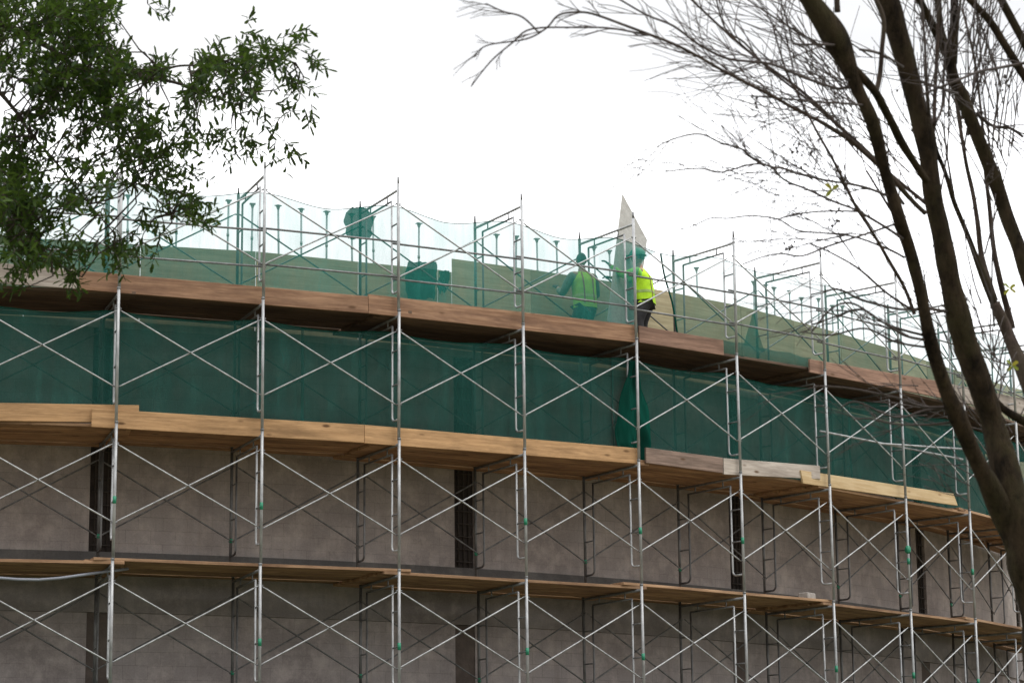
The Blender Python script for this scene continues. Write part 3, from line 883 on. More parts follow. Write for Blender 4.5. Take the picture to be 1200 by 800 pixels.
    tv = [(hip + V((0, 0, .03)), (.162, .122))]; te = []
    for s in (-1, 1):
        hj, kn, an, toe = LG[s]; k = len(tv)
        tv += [(hj + V((0, 0, -.05)), .102), (kn, .076), (an + V((0, 0, .02)), .064)]
        te += [(0, k), (k, k + 1), (k + 1, k + 2)]
    skin_mesh('trousers', tv, te, M['trouser'], root, 2)
    for s in (-1, 1):
        hj, kn, an, toe = LG[s]
        skin_mesh('boot', [(an + V((0, 0, .06)), .055), (an + V((0, -.01, -.03)), (.052, .05)), (toe + V((0, .03, .005)), (.048, .035))], [(0, 1), (1, 2)], M['boot'], root, 1)
    return root
def stand(x, r):
    t, _ = on_r(x, 372, r)
    return t, pt(t, r, dtop(3) + .05)
t1, l1 = stand(757, .80)
person('worker in hi-vis yellow vest and dark trousers reaching out to a tall plywood sheet', l1, ang(t1) + radians(34), [(-.38, .50, 1.40), (-.12, .56, 1.24)], .14, M['helmet_green'], M['sleeve'], scale=1.02, crouch=.09)
t2, l2 = stand(686, 1.15)
person('worker in yellow vest with back turned behind the green net', l2, ang(t2) + radians(-8), [(-.30, .34, 1.0), (.30, .36, 1.05)], .12, None, M['sleeve_dark'], 'hivis_dim', scale=1.06, crouch=.24)

# ------------------------------------------------------------------ bare tree at right
D0 = 8.0
bx = at(1262, 1000, D0); 
tree = thing('bare_tree', 'bare multi-stemmed tree with mossy dark trunks and fine twigs at right', 'tree', (at(1262, 1200, D0).x, D0, 0))
TI = Matrix.Translation(tree.location).inverted()
def smooth_path(P, per=5):
    """Catmull-Rom through 4-tuples"""
    out = []
    for i in range(len(P) - 1):
        p0, p1, p2, p3 = P[max(i - 1, 0)], P[i], P[i + 1], P[min(i + 2, len(P) - 1)]
        for k in range(per):
            t = k / per
            out.append(tuple(.5 * ((2 * b) + (-a + c) * t + (2 * a - 5 * b + 4 * c - d) * t * t + (-a + 3 * b - 3 * c + d) * t ** 3)
                             for a, b, c, d in zip(p0, p1, p2, p3)))
    out.append(P[-1]); return out
TW = .85
def limb(mb, P, n=8, wob=0., per=5, tw=TW):
    """P: (x px, y px, width px, depth m)"""
    S_ = smooth_path(P, per)
    pts, rad = [], []
    for k, (x, y, w, d) in enumerate(S_):
        p = at(x, y, d)
        if wob: p += Vector((noise.noise(p * 6), 0, noise.noise(p * 6 + Vector((9, 3, 1))))) * wob
        pts.append(p); rad.append((w + tw * max(0, 1 - w / 7)) / F * d / 2 * (1 + (.10 + min(.12, w * .003)) * noise.noise(p * 9)))
    mb.tube(pts, rad, n)
    return pts
def tpart(mb, name, mat, root=tree, inv=TI):
    o = mb.build(name, mat); o.data.transform(inv); o.parent = root; return o
stems = [
    ([(925, -60, 16, 7.7), (940, -15, 17, 7.7), (957, 12, 24, 7.7), (973, 35, 29, 7.7), (986, 58, 29, 7.7), (997, 84, 20, 7.7), (1006, 108, 16, 7.7), (1023, 150, 15.5, 7.7), (1042, 215, 15, 7.75), (1056, 260, 15, 7.75), (1068, 300, 15, 7.8), (1086, 375, 16, 7.8), (1105, 450, 18, 7.85), (1127, 500, 21, 7.9), (1149, 550, 23, 7.95), (1176, 605, 30, 8), (1200, 660, 34, 8)], 'bark'),
    ([(1005, -60, 24, 8.1), (1039, 0, 26, 8.1), (1055, 50, 24, 8.1), (1068, 100, 22, 8.1), (1082, 150, 24, 8.1), (1089, 200, 22.5, 8.1), (1097, 250, 22.5, 8.1), (1107, 300, 24, 8.1), (1117, 350, 27, 8.1), (1130, 400, 28, 8.1), (1149, 450, 29, 8.1), (1164, 500, 29, 8.1), (1177, 550, 32, 8.05), (1193, 610, 44, 8), (1207, 660, 52, 8), (1222, 730, 56, 8), (1240, 850, 62, 8), (1256, 1050, 70, 8), (1262, 1300, 80, 8), (1264, 1680, 105, 8)], 'bark'),
    ([(1112, 62, 15, 8.5), (1117, 90, 14.5, 8.5), (1125, 110, 15, 8.5), (1140, 150, 15.5, 8.5), (1161, 200, 17, 8.5), (1180, 250, 18, 8.5), (1197, 300, 19, 8.45), (1222, 370, 21, 8.4), (1248, 480, 25, 8.3), (1265, 650, 30, 8.2), (1270, 900, 36, 8.1), (1268, 1300, 44, 8.02), (1266, 1690, 60, 8)], 'bark'),
    ([(1165, 355, 12, 8.9), (1182, 395, 15, 8.9), (1202, 440, 18, 8.85), (1228, 520, 20, 8.75), (1255, 650, 24, 8.6), (1275, 900, 30, 8.4), (1276, 1300, 38, 8.2), (1274, 1680, 52, 8.1)], 'bark_pink'),
]
for P, mt in stems:
    mb = MB(); limb(mb, P, 16, .008, 8)
    tpart(mb, 'trunk', M[mt])
branches = [  # (x, y, w, d) listed thick end first
    [(1115, 70, 13, 8.5), (1098, 40, 11, 8.45), (1085, 15, 9, 8.4), (1066, -20, 8, 8.3)],
    [(1116, 75, 13, 8.5), (1117, 35, 11, 8.5), (1119, -20, 10, 8.5)],
    [(1112, 62, 9, 8.5), (1101, 30, 8, 8.5), (1099, -20, 8, 8.5)],
    [(1212, 105, 11, 8.3), (1196, 82, 10, 8.3), (1177, 52, 9, 8.3), (1160, 25, 8.5, 8.3), (1143, 7, 8, 8.3), (1120, -15, 7, 8.3)],
    [(1215, 80, 11, 8.7), (1200, 50, 10, 8.7), (1185, 22, 10, 8.7), (1165, -15, 9, 8.7)],
    [(1086, 212, 9, 8.05), (1070, 188, 9, 8.0), (1055, 165, 10, 7.95), (1040, 135, 10, 7.85), (1027, 110, 10, 7.75), (1012, 92, 10, 7.7), (1000, 78, 8, 7.7)],
    [(1026, 112, 6, 7.78), (1031, 90, 6, 7.8), (1034, 60, 5, 7.8), (1036, 22, 5, 7.8), (1022, -10, 4, 7.8)],
    [(981, 15, 7, 7.7), (980, -20, 6, 7.7)],
    [(1166, 360, 9, 8.9), (1155, 330, 9, 8.9), (1140, 292, 7, 8.9), (1128, 262, 6, 8.9), (1118, 235, 5.5, 8.9), (1108, 200, 5, 8.9), (1097, 172, 4.5, 8.9), (1092, 140, 3, 8.9)],
    [(1166, 352, 8, 8.95), (1151, 300, 7, 9), (1146, 260, 6, 9), (1140, 225, 5, 9), (1132, 190, 4.5, 9), (1125, 150, 4, 9), (1119, 100, 3, 9.1), (1122, 40, 2.4, 9.1), (1128, -20, 2, 9.1)],
    [(1186, 385, 8, 9), (1175, 340, 7.5, 9), (1165, 290, 6, 9), (1160, 240, 5.5, 9), (1154, 190, 4, 9), (1150, 130, 3, 9), (1140, 60, 2.4, 9), (1128, 10, 2, 9)],
    [(1215, 500, 12, 8.6), (1195, 490, 11, 8.6), (1172, 475, 9, 8.6), (1160, 455, 6, 8.6), (1148, 430, 4, 8.6)],
    [(1085, 250, 6, 8.05), (1060, 224, 6, 8.0), (1030, 193, 6, 7.9), (1003, 170, 6, 7.8), (985, 158, 5.5, 7.7), (960, 141, 4.6, 7.6), (930, 127, 4, 7.5), (890, 105, 4, 7.4), (850, 85, 3.6, 7.3), (800, 57, 3.2, 7.2), (750, 37, 3, 7.1), (705, 20, 2.4, 7), (680, 15, 2.2, 7), (655, 18, 2, 7), (640, 33, 1.7, 7), (615, 46, 1.4, 7), (572, 53, 1.1, 7), (556, 65, .8, 7)],
    [(760, 42, 1.8, 7.1), (725, 35, 1.7, 7.1), (690, 32, 1.5, 7.1), (625, 33, 1.4, 7.1), (600, 50, 1.2, 7.1), (575, 72, 1, 7.1), (552, 102, .7, 7.1)],
    [(632, 39, 1.6, 7.), (612, 20, 1.5, 7), (590, 14, 1.2, 7), (570, 5, .9, 7)],
    [(1012, 95, 4, 7.7), (1000, 98, 3.6, 7.7), (983, 104, 3.2, 7.7), (960, 97, 3, 7.6), (925, 84, 3, 7.5), (900, 75, 3, 7.4), (875, 72, 2.6, 7.4), (850, 68, 2.6, 7.4), (820, 52, 2.2, 7.4), (790, 30, 2, 7.4), (760, 18, 1.8, 7.4), (730, 2, 1.4, 7.4), (705, -12, 1, 7.4)],
    [(1088, 240, 5, 8.15), (1045, 205, 4.6, 8.2), (1010, 172, 4.2, 8.2), (985, 150, 4, 8.2), (960, 125, 3.6, 8.2), (930, 100, 3.4, 8.2), (895, 75, 3, 8.2), (870, 54, 2.8, 8.2), (845, 33, 2.4, 8.2), (805, -5, 2, 8.2)],
    [(1060, 240, 3, 8.3), (1020, 185, 2.6, 8.3), (985, 150, 2.4, 8.3), (940, 112, 2.2, 8.3), (900, 80, 2, 8.3), (872, 50, 1.6, 8.3), (850, 34, 1.2, 8.3), (838, -5, 1, 8.3)],
    [(1015, 124, 2.6, 7.7), (985, 121, 2.2, 7.6), (945, 118, 2, 7.5), (905, 115, 1.6, 7.5), (880, 112, 1, 7.5)],
    [(985, 53, 2.6, 7.7), (960, 52, 2.2, 7.6), (932, 51, 2, 7.6), (926, 36, 1.6, 7.6), (920, 15, 1.4, 7.6), (912, -10, 1, 7.6)],
    [(1046, 232, 3, 7.75), (1020, 222, 2.8, 7.7), (990, 215, 2.6, 7.6), (938, 205, 2.4, 7.5), (920, 198, 2.3, 7.4), (900, 194, 2.2, 7.4), (880, 184, 2, 7.4), (870, 175, 1.9, 7.4), (845, 168, 1.6, 7.4), (820, 158, 1.4, 7.4), (790, 163, 1.1, 7.4), (770, 172, .7, 7.4)],
    [(1058, 280, 3.2, 7.75), (1030, 262, 2.8, 7.7), (1000, 245, 2.6, 7.6), (970, 233, 2.6, 7.5), (945, 222, 2.4, 7.5), (920, 212, 2.2, 7.5), (902, 195, 2, 7.4), (880, 192, 1.8, 7.4), (843, 202, 1.4, 7.4), (820, 198, 1.2, 7.4), (780, 201, .9, 7.4)],
    [(1072, 368, 5, 7.8), (1060, 338, 4.6, 7.8), (1045, 310, 4.4, 7.7), (1025, 276, 4, 7.6), (1005, 245, 3.8, 7.5), (990, 215, 3.6, 7.5), (975, 185, 3.2, 7.5), (955, 150, 2.8, 7.5), (938, 118, 2.2, 7.5), (920, 80, 1.6, 7.5), (905, 30, 1.1, 7.5)],
    [(1060, 302, 2.6, 7.8), (1040, 292, 2.4, 7.8), (1000, 278, 2.2, 7.7), (965, 273, 2, 7.6), (935, 270, 1.9, 7.6), (912, 257, 1.8, 7.6), (880, 253, 1.6, 7.6), (852, 256, 1.3, 7.6), (832, 256, 1.1, 7.6), (808, 266, .8, 7.6), (785, 270, .5, 7.6)],
    [(1052, 262, 2.6, 7.8), (1030, 270, 2.5, 7.7), (1000, 279, 2.4, 7.6), (970, 289, 2.2, 7.6), (940, 300, 2, 7.5), (915, 297, 1.6, 7.5), (893, 301, 1.3, 7.5), (870, 310, 1, 7.5)],
    [(1012, 249, 2.2, 7.6), (985, 247, 2, 7.6), (950, 248, 1.7, 7.6), (915, 256, 1.2, 7.6)],
    [(1068, 362, 3.2, 7.8), (1040, 344, 2.8, 7.8), (1010, 318, 2.4, 7.7), (975, 297, 1.8, 7.7), (950, 285, 1, 7.7)],
    [(1112, 366, 4, 8.1), (1090, 362, 3.6, 8), (1055, 362, 3, 7.9), (1010, 352, 2.6, 7.8), (985, 340, 2, 7.8), (965, 342, 1.3, 7.8)],
    [(1085, 398, 3, 7.8), (1060, 392, 2.8, 7.8), (1030, 375, 2.4, 7.7), (1000, 356, 2, 7.7), (975, 361, 1.7, 7.7), (952, 388, 1.2, 7.7)],
    [(1083, 392, 2.6, 7.85), (1040, 380, 2.2, 7.8), (1010, 363, 2, 7.8), (980, 371, 1.6, 7.8), (960, 378, 1.2, 7.8)],
    [(1090, 407, 2.6, 7.85), (1050, 400, 2.2, 7.8), (1015, 385, 1.9, 7.8), (975, 392, 1.4, 7.8), (945, 389, .9, 7.8)],
    [(1132, 482, 3, 7.9), (1110, 477, 2.8, 7.9), (1080, 476, 2.4, 7.9), (1050, 466, 2.1, 7.8), (1000, 456, 1.7, 7.8), (955, 452, 1.2, 7.8)],
    [(1125, 478, 2.4, 7.9), (1085, 480, 2.1, 7.9), (1050, 489, 1.9, 7.8), (1005, 471, 1.5, 7.8), (985, 478, 1.1, 7.8)],
    [(1126, 492, 2.4, 7.9), (1090, 497, 2.1, 7.9), (1050, 497, 1.8, 7.8), (1020, 490, 1.3, 7.8), (1000, 491, .9, 7.8)],
    [(1205, 74, 3.2, 8.2), (1185, 77, 3, 8.2), (1150, 83, 2.8, 8.1), (1120, 95, 2.6, 8), (1095, 105, 2.4, 8), (1080, 112, 2, 8)],
    [(1078, 96, 3, 8.1), (1100, 103, 2.8, 8.2), (1122, 110, 2.6, 8.4)],
    [(1008, 58, 2.6, 7.7), (1030, 63, 2.6, 7.8), (1058, 78, 2.4, 8)],
    [(1096, 148, 5, 8.15), (1096, 110, 4.6, 8.2), (1098, 60, 4.2, 8.2), (1100, 10, 3.6, 8.2), (1101, -20, 3.4, 8.2)],
    [(1090, 140, 3.4, 8.1), (1086, 95, 3, 8.0), (1083, 45, 2.6, 8.0), (1078, -10, 2, 8)],
    [(1098, 143, 3.2, 8.1), (1105, 125, 3, 8.2), (1106, 90, 2.6, 8.2), (1108, 50, 2.2, 8.2)],
    [(1143, 132, 4, 8.5), (1152, 140, 3.8, 8.5), (1165, 148, 3.6, 8.5), (1185, 150, 3.2, 8.5), (1200, 160, 2.8, 8.5)],
    [(1082, 330, 4, 8.3), (1070, 300, 3.6, 8.4), (1058, 270, 3, 8.4), (1040, 240, 2.6, 8.4), (1015, 200, 2.2, 8.4)],
]
twr = random.Random(11)
allseg = []
def px_twig(x, y, dx, dy, length, w, d, lvl, mb, seeds):
    P = [(x, y, w, d)]
    a = math.atan2(dy, dx)
    n = 5
    curl = twr.uniform(-.10, .10)
    for k in range(n):
        a += curl * .7 + twr.uniform(-.06, .06)
        x += cos(a) * length / n; y += sin(a) * length / n; d += twr.uniform(-.04, .04)
        P.append((x, y, w * (1 - .6 * (k + 1) / n), d))
    limb(mb, P, 4, .0, 3, .52)
    if lvl < 1 or (lvl < 2 and length > 60):
        for k in range(1, n):
            if twr.random() < .5:
                s = twr.choice((-1, 1))
                b = a + s * twr.uniform(.15, .45)
                px_twig(P[k][0], P[k][1], cos(b), sin(b), length * twr.uniform(.45, .85), max(.3, P[k][2] * .75), P[k][3], lvl + 1, mb, seeds)
    if lvl >= 1 and twr.random() < .055 and P[-1][0] > 880 and P[-1][1] < 300:
        for k in range(twr.randint(4, 10)):
            q = P[-1] if twr.random() < .5 else P[-2]
            x_, y_ = q[0] + twr.gauss(0, 4.5), q[1] + twr.gauss(0, 4.5)
            seeds.append((at(q[0], q[1], q[3]), at(x_, y_, q[3] + twr.uniform(-.01, .01))))
    return P
seeds = []
for bi, P in enumerate(branches):
    mb = MB()
    limb(mb, P, 8 if P[0][2] > 5 else 6, .004, 5)
    S_ = smooth_path(P, 4)
    for (x, y, w, d) in S_[1:]:
        if w < 4.2 and twr.random() < (.10 if (x < 960 and y > 235) else .34 if y < 320 else .16):
            k = S_.index((x, y, w, d))
            x2, y2 = S_[min(k + 1, len(S_) - 1)][:2]
            a = math.atan2(y2 - S_[k - 1][1], x2 - S_[k - 1][0]) + twr.choice((-1, 1, 1)) * twr.uniform(.15, .55)
            px_twig(x, y, cos(a), sin(a), twr.uniform(50, 150) * (1 if x > 860 else .45 if x > 740 else .28) * (.35 if (x < 960 and y > 235) else .6 if y > 300 else 1), min(1.1, w * .5), d, 0, mb, seeds)
    mt = 'bark' if P[0][2] > 8 else ('twig' if P[0][2] < 5 else 'bark_pink')
    tpart(mb, 'branch', M[mt])
# whippy shoots in the tangle behind the stems
for cnt, (x0, x1, y0, y1, a0, a1, l0, l1, w) in ((20, (1085, 1200, 120, 420, -2.0, -1.3, 80, 190, 2.0)), (14, (1110, 1215, 380, 500, -2.5, -1.0, 40, 100, 1.6)),
                                               (4, (1020, 1120, 330, 400, -3.2, -2.6, 40, 80, 1.2)), (24, (960, 1100, 60, 260, -2.7, -2.1, 80, 170, 1.4)),
                                               (3, (1060, 1130, 450, 490, -3.3, -2.9, 40, 80, 1.2)), (14, (1120, 1200, 490, 590, -2.9, -2.0, 40, 90, 1.5)), (20, (1120, 1200, 20, 200, -1.9, -1.2, 60, 150, 1.8))):
    mb = MB()
    for k in range(cnt):
        a = twr.uniform(a0, a1)
        px_twig(twr.uniform(x0, x1), twr.uniform(y0, y1), cos(a), sin(a), twr.uniform(l0, l1), w * twr.uniform(.6, 1.2), twr.uniform(8.2, 9.3), 0, mb, seeds)
    tag(tpart(mb, 'twigs', M['twig']), kind='stuff')
mb = MB()
for q, p in seeds:
    mb.ball(p, twr.uniform(.003, .0055), 5, 3, (1, 1, 1.2))
    mb.tube([q, p], .0011, 3, False)
tag(tpart(mb, 'seed_pods', M['twig']), kind='stuff')
def leaf_geo(mb, p, d, nrm_, L, W):
    d = d.normalized(); s_ = d.cross(nrm_).normalized(); n_ = s_.cross(d)
    b = len(mb.v)
    f = .16 * W
    mb.v += [p, p + d * L * .25 + s_ * W * .40 + n_ * f, p + d * L * .78 + s_ * W * .46 + n_ * f, p + d * L, p + d * L * .78 - s_ * W * .46 + n_ * f, p + d * L * .25 - s_ * W * .40 + n_ * f]
    mb.f += [(b, b + 1, b + 2, b + 3), (b, b + 3, b + 4, b + 5)]
mb = MB()
for (x, y, c, d) in ((975, 222, 3, 7.5), (1183, 338, 4, 8.8), (1186, 428, 4, 8.8)):
    for k in range(c):
        a = k * 1.7 + .6
        leaf_geo(mb, at(x, y, d), Vector((cos(a), .2, sin(a))), Vector((twr.uniform(-.5, .5), -1, .4)), .029, .014)
tpart(mb, 'last_leaves', M['leaf_yellow'])

# ------------------------------------------------------------------ evergreen oak at left
DL = 12.0
ok = thing('oak_tree', 'leafy dark green tree reaching in from the upper left corner', 'tree', (-5.6, 12.6, 0))
OI = Matrix.Translation(ok.location).inverted()
lr = random.Random(5)
base_p = Vector((-5.6, 12.6, 0))
mb = MB()
tp = [base_p + Vector((0, 0, -.1)), base_p + Vector((.02, 0, 1.2)), base_p + Vector((.10, -.05, 2.6)), base_p + Vector((.2, -.1, 4.0)), base_p + Vector((.15, .1, 5.6)), base_p + Vector((-.1, .2, 7.2)), base_p + Vector((-.2, .3, 9.0))]
mb.tube(tp, [.28, .21, .18, .16, .12, .08, .03], 14)
tpart(mb, 'trunk', M['oak_bark'], ok, OI)
boughs_px = [
    [(0, 28, 9, 12.1), (30, 40, 8, 12.1), (62, 60, 6, 12), (90, 78, 5, 12), (130, 85, 4.5, 12), (165, 90, 4.5, 12), (195, 95, 3.6, 12), (222, 103, 2.8, 12), (250, 112, 1.6, 12), (275, 125, .9, 12)],
    [(150, 84, 3, 12), (180, 84, 2.6, 11.9), (205, 79, 2.2, 11.8), (235, 77, 2, 11.8), (270, 70, 1.6, 11.8), (310, 68, 1.2, 11.8), (345, 75, .8, 11.8)],
    [(-30, 90, 6, 11.6), (0, 108, 5, 11.6), (20, 130, 4, 11.6), (35, 155, 3, 11.6), (60, 185, 2.4, 11.6), (85, 215, 1.8, 11.6), (110, 245, 1.2, 11.6), (135, 275, .9, 11.6)],
    [(-30, 200, 5, 11.3), (0, 225, 4, 11.3), (25, 255, 3, 11.3), (45, 285, 2, 11.3), (70, 310, 1.2, 11.3), (95, 325, .8, 11.3)],
    [(100, 82, 3, 12.2), (125, 115, 2.6, 12.2), (145, 150, 2.2, 12.2), (165, 185, 1.8, 12.2), (185, 215, 1.4, 12.2), (200, 250, 1, 12.2)],
    [(60, 62, 3, 12.3), (85, 40, 2.6, 12.3), (110, 20, 2, 12.3), (135, 0, 1.4, 12.3), (160, -20, 1, 12.3)],
]
anch = []
starts = [(3, .16), (None, 0), (3, .1), (2, .1), (None, 0), (None, 0)]
for P, st in zip(boughs_px, starts):
    mb = MB()
    pts = limb(mb, P, 8, .01, 5)
    anch += pts
    if st[0] is not None:
        a, b = tp[st[0]] + Vector((.05, 0, 0)), pts[0]
        mid = (a + b) / 2 + Vector((0, 0, .25))
        r1 = P[0][2] / F * P[0][3] / 2
        mb.tube([a, a * .6 + mid * .4 + Vector((0, 0, .1)), mid, b * .7 + mid * .3, b], [.09, .075, .06, (r1 + .05) / 2, r1], 10)
    tpart(mb, 'bough', M['oak_bark'], ok, OI)
clusters = [(28, 22, 52, 34, 120), (95, 18, 40, 30, 85), (100, 72, 46, 40, 150), (25, 82, 36, 22, 40), (140, 100, 30, 32, 50), (65, 105, 40, 22, 36), (85, 138, 50, 28, 56), (140, 150, 45, 30, 64), (185, 165, 24, 28, 34),
            (22, 172, 30, 34, 44), (12, 215, 28, 32, 74), (82, 195, 34, 26, 30), (130, 200, 34, 26, 30), (18, 262, 34, 38, 92), (62, 248, 34, 30, 42), (60, 290, 40, 24, 38), (24, 300, 22, 22, 16), (108, 240, 26, 20, 12),
            (175, 195, 22, 24, 24), (205, 212, 18, 20, 22), (185, 255, 22, 18, 14), (215, 245, 20, 22, 16), (165, 290, 30, 16, 12), (125, 292, 22, 16, 14), (95, 318, 18, 16, 10), (20, 340, 6, 10, 3), (135, 312, 10, 10, 5),
            (180, 85, 18, 12, 9), (192, 82, 10, 12, 8), (225, 102, 22, 16, 20), (258, 78, 30, 22, 38), (298, 72, 30, 24, 36), (325, 68, 18, 22, 12), (268, 108, 28, 16, 14), (300, 112, 26, 14, 9), (222, 132, 16, 22, 10), (228, 155, 14, 16, 9),
            (280, 165, 22, 16, 14), (252, 160, 16, 16, 8), (215, 160, 14, 12, 6), (338, 108, 12, 22, 4), (358, 72, 12, 6, 2), (345, 128, 10, 12, 4), (352, 96, 10, 10, 5), (362, 132, 6, 8, 2), (335, 45, 14, 8, 4), (372, 75, 5, 4, 2), (346, 184, 9, 5, 3), (310, 150, 16, 14, 6), (328, 180, 14, 8, 3), (290, 32, 6, 12, 2), (340, 38, 14, 8, 2), (225, 225, 14, 26, 12), (242, 255, 14, 14, 5), (190, 8, 10, 8, 0), (135, 8, 16, 10, 7)]
lb, tb_ = MB(), MB()
def spray(p, d, n, L, lb, tb_):
    d = d.normalized()
    pts = [p]; q = p.copy(); dd = d.copy()
    for k in range(4):
        dd = (dd + Vector((lr.gauss(0, .18), lr.gauss(0, .18), lr.gauss(-.03, .18)))).normalized()
        q = q + dd * L / 4; pts.append(q)
    tb_.tube(pts, [.0026, .0022, .0018, .0014, .0008], 4, False)
    for k in range(n):
        f = (k + .6) / n; i = min(3, int(f * 4)); g_ = f * 4 - i
        b = pts[i].lerp(pts[i + 1], g_)
        ax = (pts[i + 1] - pts[i]).normalized()
        o_ = ax.orthogonal().normalized(); o_.rotate(Matrix.Rotation(k * 2.4 + lr.uniform(-.4, .4), 3, ax))
        ld = (ax * lr.uniform(.35, 1.1) + o_ * lr.uniform(.6, 1.1) + Vector((0, 0, lr.uniform(-.3, .15))))
        nn = (Vector((0, 0, 1)) + Vector((lr.gauss(0, .5), lr.gauss(0, .5), 0)))
        leaf_geo(lb, b, ld, nn, lr.uniform(.040, .064), lr.uniform(.0125, .018))
for (cx, cy, rx, ry, n) in clusters:
    for k in range(max(2, int(n * (.72 if cy > 120 and cx > 40 else .9)))):
        a = lr.uniform(0, 2 * pi); q = sqrt(lr.random())
        x, y = cx + rx * q * cos(a), cy + ry * q * sin(a)
        if (36 < x < 72 and 38 < y < 60 and lr.random() < .85) or (4 < x < 34 and 92 < y < 122 and lr.random() < .95) or (86 < x < 122 and 160 < y < 190 and lr.random() < .6): continue
        d = 11.9 + lr.gauss(0, .45) - (.5 if y > 200 and x < 120 else 0)
        p = at(x, y, d)
        an = min(anch, key=lambda s_: (s_ - p).length_squared)
        out = (p - an)
        dirv = (out.normalized() if out.length > .02 else Vector((0, 0, 1))) + Vector((lr.uniform(-.6, .8), lr.uniform(-.7, .7), lr.uniform(-.7, .5)))
        L = lr.uniform(.09, .17)
        dirv.normalize()
        st_ = p - dirv * L * .5
        spray(st_, dirv, lr.randint(8, 12), L, lb, tb_)
        if out.length < .4 and lr.random() < .35:
            mid = (an + st_) / 2 + Vector((lr.gauss(0, .03), lr.gauss(0, .03), lr.gauss(.02, .03)))
            tb_.tube([an, mid, st_], [.005, .004, .003], 4, False)
tpart(lb, 'leaves', M['leaf'], ok, OI)
tpart(tb_, 'twigs', M['oak_bark'], ok, OI)
# the rest of the crown, outside the photograph
lb2, tb2 = MB(), MB()
for k in range(900):
    v = Vector((lr.gauss(0, 1), lr.gauss(0, 1), lr.gauss(0, 1))).normalized() * (lr.random() ** .4)
    p = Vector((-5.8 + v.x * 2.6, 12.8 + v.y * 2.8, 6.4 + v.z * 2.8))
    x, y = to_px(p)
    if -40 < x < 1240 and y < 840: continue
    spray(p, v + Vector((lr.uniform(-.4, .4), lr.uniform(-.4, .4), -.1)), 9, .22, lb2, tb2)
tpart(lb2, 'outer_leaves', M['leaf'], ok, OI)
tpart(tb2, 'outer_twigs', M['oak_bark'], ok, OI)

# ------------------------------------------------------------------ camera
cam = bpy.data.cameras.new('camera'); co = bpy.data.objects.new('camera', cam); COL.objects.link(co)
fwd = Vector((0, cos(TH), sin(TH))); upv = Vector((0, -sin(TH), cos(TH))); rt = Vector((1, 0, 0))
X = rt * cos(RO) + upv * sin(RO); Y = -rt * sin(RO) + upv * cos(RO)
mw = Matrix((X, Y, -fwd)).transposed().to_4x4(); mw.translation = (0, 0, EYE)
co.matrix_world = mw
cam.sensor_width = 36; cam.sensor_fit = 'HORIZONTAL'; cam.lens = F / 1200 * 36
cam.clip_start = .1; cam.clip_end = 4000
cam.dof.use_dof = True; cam.dof.focus_distance = 37.5; cam.dof.aperture_fstop = 12.0
scene.camera = co

# ------------------------------------------------------------------ overcast daylight
SUN_EL, SUN_AZ = radians(60), radians(115)            # high to the right, veiled by cloud
w = bpy.data.worlds.new('World'); scene.world = w; w.use_nodes = True
nt = w.node_tree
bg = nt.nodes['Background']
sky = nt.nodes.new('ShaderNodeTexSky'); sky.sky_type = 'NISHITA'; sky.sun_disc = False
sky.sun_elevation = SUN_EL; sky.sun_rotation = SUN_AZ
sky.dust_density = 3; sky.air_density = 1
tc = nt.nodes.new('ShaderNodeTexCoord')
mp = nt.nodes.new('ShaderNodeMapping'); mp.inputs['Scale'].default_value = (1, 1, 2.2); nt.links.new(tc.outputs['Generated'], mp.inputs[0])
cl = nz(nt, mp.outputs[0], 2.0, 6, .55)
cloud0 = ramp(nt, cl, [(.36, (.89, .91, .95)), (.64, (1.06, 1.06, 1.07))])
sx = nt.nodes.new('ShaderNodeSeparateXYZ'); nt.links.new(tc.outputs['Generated'], sx.inputs[0])
cie = node(nt, 'ShaderNodeMath', operation='MULTIPLY_ADD'); cie.use_clamp = False
cie.inputs[1].default_value = 2 * 11.5; cie.inputs[2].default_value = 11.5
nt.links.new(sx.outputs['Z'], cie.inputs[0])
an = node(nt, 'ShaderNodeMath', operation='MULTIPLY_ADD'); an.inputs[1].default_value = .42; an.inputs[2].default_value = .98
nt.links.new(sx.outputs['Y'], an.inputs[0])
cie2 = node(nt, 'ShaderNodeMath', operation='MULTIPLY'); nt.links.new(cie.outputs[0], cie2.inputs[0]); nt.links.new(an.outputs[0], cie2.inputs[1])
cie = cie2
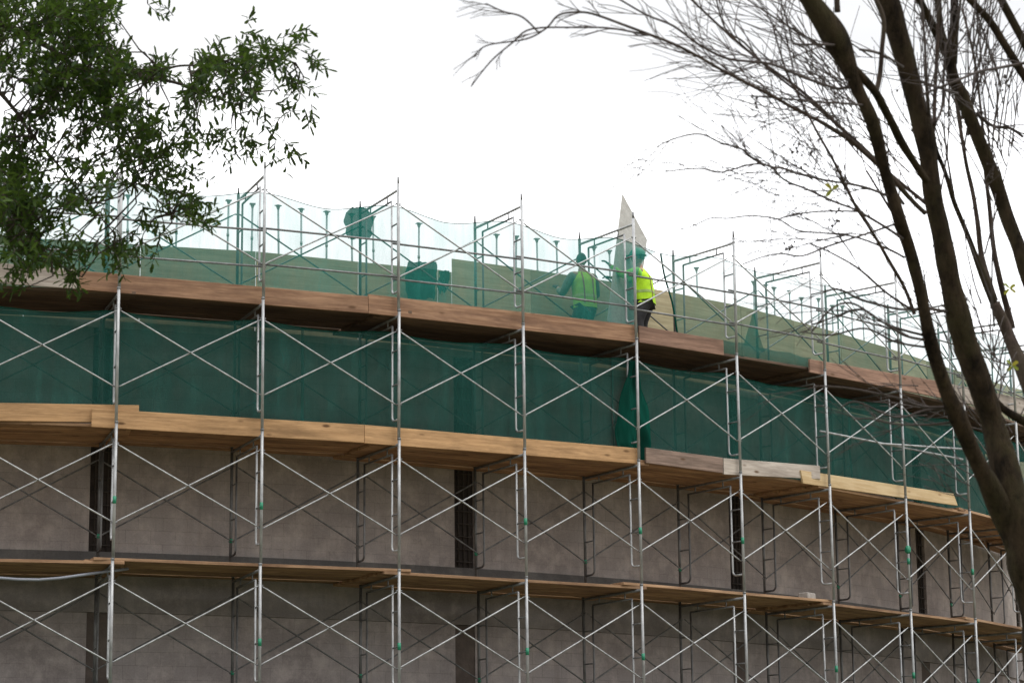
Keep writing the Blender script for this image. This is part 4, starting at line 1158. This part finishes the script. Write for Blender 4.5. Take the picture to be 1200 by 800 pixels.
mxx = node(nt, 'ShaderNodeMath', operation='MAXIMUM'); mxx.inputs[1].default_value = 4.0; nt.links.new(cie.outputs[0], mxx.inputs[0])
def mrange(sock, a, b, c, d):
    m = node(nt, 'ShaderNodeMapRange', {'From Min': a, 'From Max': b, 'To Min': c, 'To Max': d}); m.interpolation_type = 'SMOOTHSTEP'
    nt.links.new(sock, m.inputs[0]); return m.outputs[0]
def mul(a, b):
    m = node(nt, 'ShaderNodeMath', operation='MULTIPLY'); nt.links.new(a, m.inputs[0]); nt.links.new(b, m.inputs[1]); return m.outputs[0]
# added mask dims the sky ahead; zenith and camera side stay bright for lighting
front_dim = mul(mul(mrange(sx.outputs['Z'], .265, .325, 0, 1), mrange(sx.outputs['Z'], .45, .75, 1, 0)), mrange(sx.outputs['Y'], .2, .6, 0, 1))
bk = node(nt, 'ShaderNodeMath', operation='MULTIPLY_ADD'); bk.inputs[1].default_value = -.61; bk.inputs[2].default_value = 1.0
nt.links.new(front_dim, bk.inputs[0])
mb_ = mul(mxx.outputs[0], bk.outputs[0])
vm = nt.nodes.new('ShaderNodeVectorMath'); vm.operation = 'SCALE'
nt.links.new(cloud0, vm.inputs[0]); nt.links.new(mb_, vm.inputs['Scale'])
cloud = vm.outputs[0]
cov = ramp(nt, cl, [(.2, (.86, .86, .86)), (.5, (1, 1, 1))])
mx = mixc(nt, cov, sky.outputs[0], cloud)
nt.links.new(mx, bg.inputs['Color'])
bg.inputs['Strength'].default_value = .1
sl = bpy.data.lights.new('sun', 'SUN'); so = bpy.data.objects.new('sun', sl); COL.objects.link(so)
sl.energy = .8; sl.angle = radians(16); sl.color = (1, .96, .9)
d = Vector((sin(SUN_AZ) * cos(SUN_EL), cos(SUN_AZ) * cos(SUN_EL), sin(SUN_EL)))
so.rotation_euler = (-d).to_track_quat('-Z', 'Y').to_euler()
so.location = d * 60

vs = scene.view_settings
vs.view_transform = 'Standard'; vs.look = 'None'; vs.exposure = 0; vs.gamma = 1
scene.render.engine = 'CYCLES'
scene.cycles.max_bounces = 8; scene.cycles.transparent_max_bounces = 24
scene.cycles.use_denoising = True
